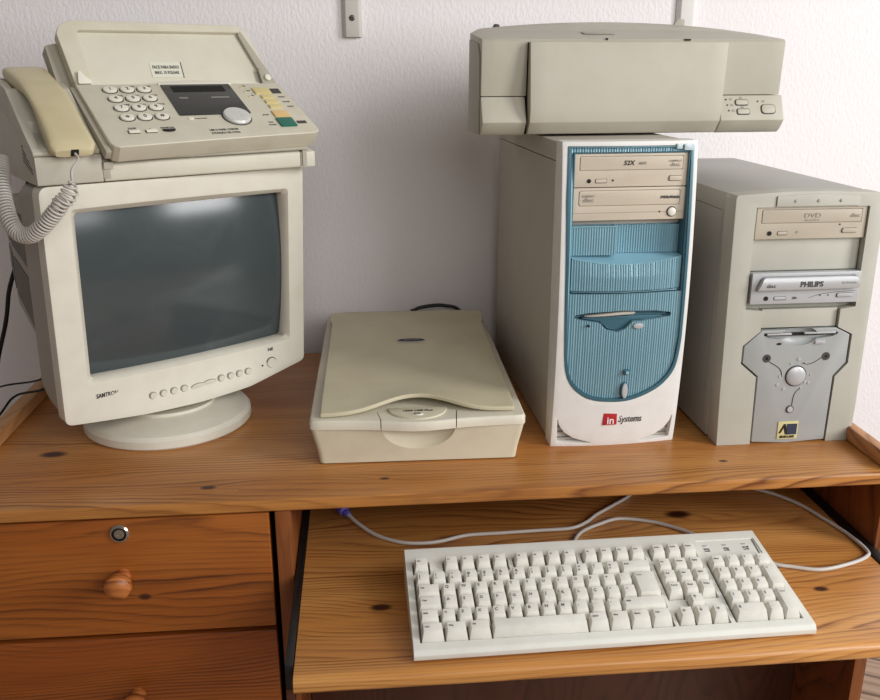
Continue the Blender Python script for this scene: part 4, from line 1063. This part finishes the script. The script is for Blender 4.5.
def keycap(poly, h=.0098, legend='', shift=0.0, two=''):
    """poly: (x, y) outline; top pulled in, front face most visible"""
    xs_ = [p[0] for p in poly]; ys_ = [p[1] for p in poly]; xa, xb, ya, yb = min(xs_), max(xs_), min(ys_), max(ys_)
    cx, cy = (xa + xb) / 2, (ya + yb) / 2
    bm = bmesh.new()
    lo = [bm.verts.new((x, y, -.0030)) for x, y in poly]
    def inn(x, y):
        ix = x + (.0024 if x < cx else -.0024); iy = y + (.0054 if y < cy else -.0014); return ix, iy
    up = [bm.verts.new((*inn(x, y), h + (.0006 if y > cy else -.0004))) for x, y in poly]
    bm.faces.new(lo[::-1]); bm.faces.new(up)
    n = len(poly)
    for i in range(n): bm.faces.new((lo[i], lo[(i + 1) % n], up[(i + 1) % n], up[i]))
    bmesh.ops.recalc_face_normals(bm, faces=bm.faces)
    bev(bm, .00045, 2, 20)
    if legend:
        s = .0052 if len(legend) == 1 else .0030
        merge(bm, text_bm(legend, s, .00012, .02, 0, 'LEFT'), T(xa + .0040, yb - .0062, h + .0004, rx=4), 1)
    if two: merge(bm, text_bm(two, .0036, .00012, .02, 0, 'LEFT'), T(xa + .0040, ya + .0072, h + .0001, rx=4), 1)
    return bm
def key(name, x, y, w=1.0, hgt=1.0, legend='', two=''):
    g_ = .0007
    poly = [(x + g_, y + g_), (x + w * PX - g_, y + g_), (x + w * PX - g_, y + hgt * PY - g_), (x + g_, y + hgt * PY - g_)]
    return obj(name, keycap(poly, legend=legend, two=two), [KEYM, KINK], kbd, KM)
def row(r, items):
    x = X0
    for it in items:
        nm, w, lg = it[0], it[1], it[2]
        key(nm, x, Y0 + r * PY, w, 1, lg, it[3] if len(it) > 3 else ''); x += w * PX
row(0, [('control_key', 1.4, 'Ctrl'), ('windows_key', 1.38, 'Win'), ('alt_key', 1.38, 'Alt'), ('space_bar', 5.74, ''), ('alt_key', 1.27, 'AltGr'), ('windows_key', 1.27, 'Win'), ('menu_key', 1.27, 'Menu'), ('control_key', 1.29, 'Ctrl')])
row(1, [('shift_key', 1.25, 'Shift')] + [('key', 1, c, d) for c, d in zip('<ZXCVBNM;:_', '>      ,.-')] + [('shift_key', 2.75, 'Shift')] if False else [('shift_key', 1.25, 'Shift')] + [('key', 1, c, '') for c in '<ZXCVBNM,.-'] + [('shift_key', 2.75, 'Shift')])
row(2, [('caps_lock_key', 1.5, 'Caps')] + [('key', 1, c, '') for c in 'ASDFGHJKLÇº~'])
row(3, [('tab_key', 1.5, 'Tab')] + [('key', 1, c, '') for c in "QWERTYUIOP+´"])
row(4, [('key', 1, c, d) for c, d in zip('|!"#$%&/()=?»', "\\1234567890'«")] + [('backspace_key', 2, 'Back')])
ex = X0 + 13.5 * PX; exr = X0 + 15 * PX
ep = [(ex + .0004, Y0 + 2 * PY + .0004), (exr - .0004, Y0 + 2 * PY + .0004), (exr - .0004, Y0 + 4 * PY - .0004), (ex + .0004, Y0 + 4 * PY - .0004)]
obj('enter_key', keycap(ep, legend='Enter'), [KEYM, KINK], kbd, KM)
YF = .1095
key('escape_key', .0090, YF, 1, 1, 'Esc')
for b0, names in ((.0452, ('F1', 'F2', 'F3', 'F4')), (.1302, ('F5', 'F6', 'F7', 'F8')), (.2143, ('F9', 'F10', 'F11', 'F12'))):
    for i, nme in enumerate(names): key('function_key', b0 + i * PX * 1.035, YF, 1, 1, nme)
for i, nme in enumerate(('PrtSc', 'ScrLk', 'Pause')): key('key', .2990 + i * PX * 1.035, YF, 1, 1, nme)
for r_, names in ((4, ('Ins', 'Home', 'PgUp')), (3, ('Del', 'End', 'PgDn')), (2, ('Power', 'Sleep', 'Wake'))):
    for i, nme in enumerate(names): key('navigation_key', .2990 + i * PX * 1.03, Y0 + r_ * PY, 1, 1, nme)
key('arrow_key', .2990 + PX * 1.03, Y0 + PY * 1.0, 1, 1, '↑')
for i, nme in enumerate('←↓→'): key('arrow_key', .2990 + i * PX * 1.03, Y0, 1, 1, nme)
NXX = .3650
for r_, names in ((4, ('Num', '/', '*', '-')), (3, '789'), (2, '456'), (1, '123')):
    for i, nme in enumerate(names): key('number_pad_key', NXX + i * PX, Y0 + r_ * PY, 1, 1, nme)
key('number_pad_key', NXX, Y0, 2, 1, '0'); key('number_pad_key', NXX + 2 * PX, Y0, 1, 1, '.')
key('number_pad_key', NXX + 3 * PX, Y0 + 2 * PY, 1, 2, '+'); key('number_pad_key', NXX + 3 * PX, Y0, 1, 2, 'Enter')
for i, s in enumerate(('Num\nLock', 'Caps\nLock', 'Scroll\nLock')):
    obj('indicator_lettering', text_bm(s, .0034, .0002, .02), INK, kbd, KM @ T(.3730 + .0250 * i, .1235, -.0004))
    obj('indicator_light', box(-.0022, .0022, -.0008, .0008, 0, .0008, 0), SILV, kbd, KM @ T(.3725 + .0250 * i, .1305, -.0006))
obj('panel_line', box(.4360, .4365, .110, .138, -.0006, .0003, 0), INK, kbd, KM)
kinv = (Matrix.Translation((KX, KY, ZT + ZD)) @ Matrix.Rotation(R(.78), 4, 'Z')).inverted()
def cable_pts(pts, f=None, k=10): return catmull([(f or (lambda p: p))(Vector((p[0], p[1], p[2] + ZD))) for p in pts], k)
CR = .0026
zt = ZT + CR + .0004
obj('cable', tube(cable_pts([(.262, .955, zt + .010), (.264, .985, zt + .006), (.270, 1.018, zt), (.287, 1.046, zt), (.318, 1.066, zt), (.350, 1.078, zt), (.392, 1.065, zt), (.425, 1.040, zt), (.450, 1.010, zt), (.470, .982, zt), (.490, .970, zt), (.512, .945, zt), (.532, .936, zt), (.566, .926, zt), (.610, .936, zt), (.640, .950, zt), (.649, .966, zt), (.646, 1.010, zt), (.634, 1.055, zt), (.620, 1.098, zt), (.594, 1.135, zt), (.55, 1.17, zt), (.50, 1.21, zt), (.42, 1.25, zt)], lambda p: kinv @ p), CR), CABW, kbd, smooth=60)

# separate cable with a purple plug on the tray
cab = thing('cable', 'grey-white cable with purple round plug lying on the tray left of the keyboard', 'cable', -.02, 1.13, ZT)
ci = Matrix.Translation((.02, -1.13, -(ZT + ZD)))
pth = cable_pts([(-.030, 1.112, zt + .007), (-.016, 1.092, zt + .003), (.008, 1.064, zt), (.038, 1.043, zt), (.066, 1.037, zt), (.094, 1.040, zt), (.130, 1.052, zt), (.176, 1.054, zt), (.230, 1.056, zt), (.275, 1.058, zt), (.300, 1.072, zt), (.320, 1.092, zt), (.352, 1.118, zt), (.385, 1.146, zt), (.43, 1.20, zt), (.46, 1.28, zt)], lambda p: ci @ p)
obj('lead', tube(pth, CR), CABW, cab, smooth=60)
pv = pth[0]
plug = lathe([(0, -.001), (.0040, -.001), (.0052, .002), (.0052, .005), (.0044, .006), (.0044, .008), (.0078, .010), (.0080, .024), (.007, .026), (0, .026)], 24)
dirv = (pth[0] - pth[3]).normalized()
obj('plug', plug, PURP, cab, Matrix.Translation(pv) @ dirv.to_track_quat('Z', 'Y').to_matrix().to_4x4())
obj('plug_tip', lathe([(0, .0262), (.0044, .0262), (.0044, .034), (0, .034)], 20), SCREWM, cab, Matrix.Translation(pv) @ dirv.to_track_quat('Z', 'Y').to_matrix().to_4x4())

def cable(label, pts, r, m=CABB, cat='cable'):
    x, y, z = pts[-1]
    o = thing('cable', label, cat, x, y, z)
    c = Matrix.Translation((-x, -y, -(z + ZD)))
    obj('lead', tube(cable_pts(pts, lambda p: c @ p), r), m, o, smooth=60)
cable('black power cable hanging down the wall left of the monitor', [(-.500, 1.42, .36), (-.512, 1.40, .30), (-.515, 1.39, .265), (-.528, 1.385, .22), (-.548, 1.385, .17), (-.562, 1.39, .12), (-.60, 1.40, .0), (-.62, 1.42, -.20), (-.62, 1.44, -.748)], .0034)
cable('thin black cable slanting down over the left desk rim, the lower of two', [(-.36, 1.42, .004), (-.43, 1.37, .018), (-.475, 1.325, .032), (-.496, 1.305, .0315), (-.530, 1.30, .0255), (-.557, 1.30, -.004), (-.62, 1.30, -.08), (-.66, 1.31, -.745)], .0018)
cable('thin dark cable lying level over the left desk rim, the upper of two', [(-.34, 1.47, .004), (-.42, 1.42, .022), (-.47, 1.37, .038), (-.515, 1.34, .0345), (-.560, 1.335, .030), (-.62, 1.33, .012), (-.70, 1.33, -.06), (-.74, 1.34, -.745)], .0015)
cable('black cable showing behind the back edge of the scanner', [(.07, 1.569, -.745), (.075, 1.569, -.10), (.085, 1.569, .05), (.095, 1.568, .072), (.125, 1.569, .0785), (.150, 1.569, .078), (.175, 1.568, .070), (.190, 1.569, .04), (.195, 1.569, -.10), (.20, 1.569, -.745)], .0032)

# ------------------------------------------------------------------ camera
cam = bpy.data.cameras.new('camera'); co = bpy.data.objects.new('camera', cam); COL.objects.link(co); SC.camera = co
cam.sensor_width = 36; cam.sensor_fit = 'HORIZONTAL'; cam.lens = 36 * 880.07 / 880; cam.clip_start = .02
pitch, yaw, roll = R(17.9413), R(5.1212), R(-.107)
fw = Vector((math.sin(yaw) * math.cos(pitch), math.cos(yaw) * math.cos(pitch), -math.sin(pitch)))
rt = Vector((math.cos(yaw), -math.sin(yaw), 0)); upv = rt.cross(fw)
rt2 = rt * math.cos(roll) + upv * math.sin(roll); up2 = -rt * math.sin(roll) + upv * math.cos(roll)
mw = Matrix((rt2, up2, -fw)).transposed().to_4x4(); mw.translation = (0, 0, .50173 + ZD); co.matrix_world = mw

# ------------------------------------------------------------------ light
def area(name, loc, target, sx, sy, power, col):
    l = bpy.data.lights.new(name, 'AREA'); l.shape = 'RECTANGLE'; l.size = sx; l.size_y = sy; l.energy = power; l.color = col
    o = bpy.data.objects.new(name, l); COL.objects.link(o); o.location = loc
    o.rotation_euler = (Vector(target) - Vector(loc)).to_track_quat('-Z', 'Y').to_euler()
    return o
area('window_light', (2.35, -.10, 1.85), (.2, 1.2, .95), .8, 1.5, 52, (.99, .995, 1.0))
area('window_light', (1.60, -1.35, 1.85), (.2, 1.2, .95), .8, 1.5, 20, (.99, .995, 1.0))
area('front_fill_light', (.7, -1.9, 2.25), (.1, 1.4, .9), 2.0, 1.2, 24, (1.0, .99, .98))  # added soft fill from the front, not a fixture of the room
w = bpy.data.worlds.new('world'); SC.world = w; w.use_nodes = True
w.node_tree.nodes['Background'].inputs[0].default_value = (1.0, .90, .84, 1); w.node_tree.nodes['Background'].inputs[1].default_value = .16
SC.view_settings.view_transform = 'Standard'; SC.view_settings.look = 'None'; SC.view_settings.gamma = 1
SC.view_settings.exposure = 0.0
SC.view_settings.use_curve_mapping = False
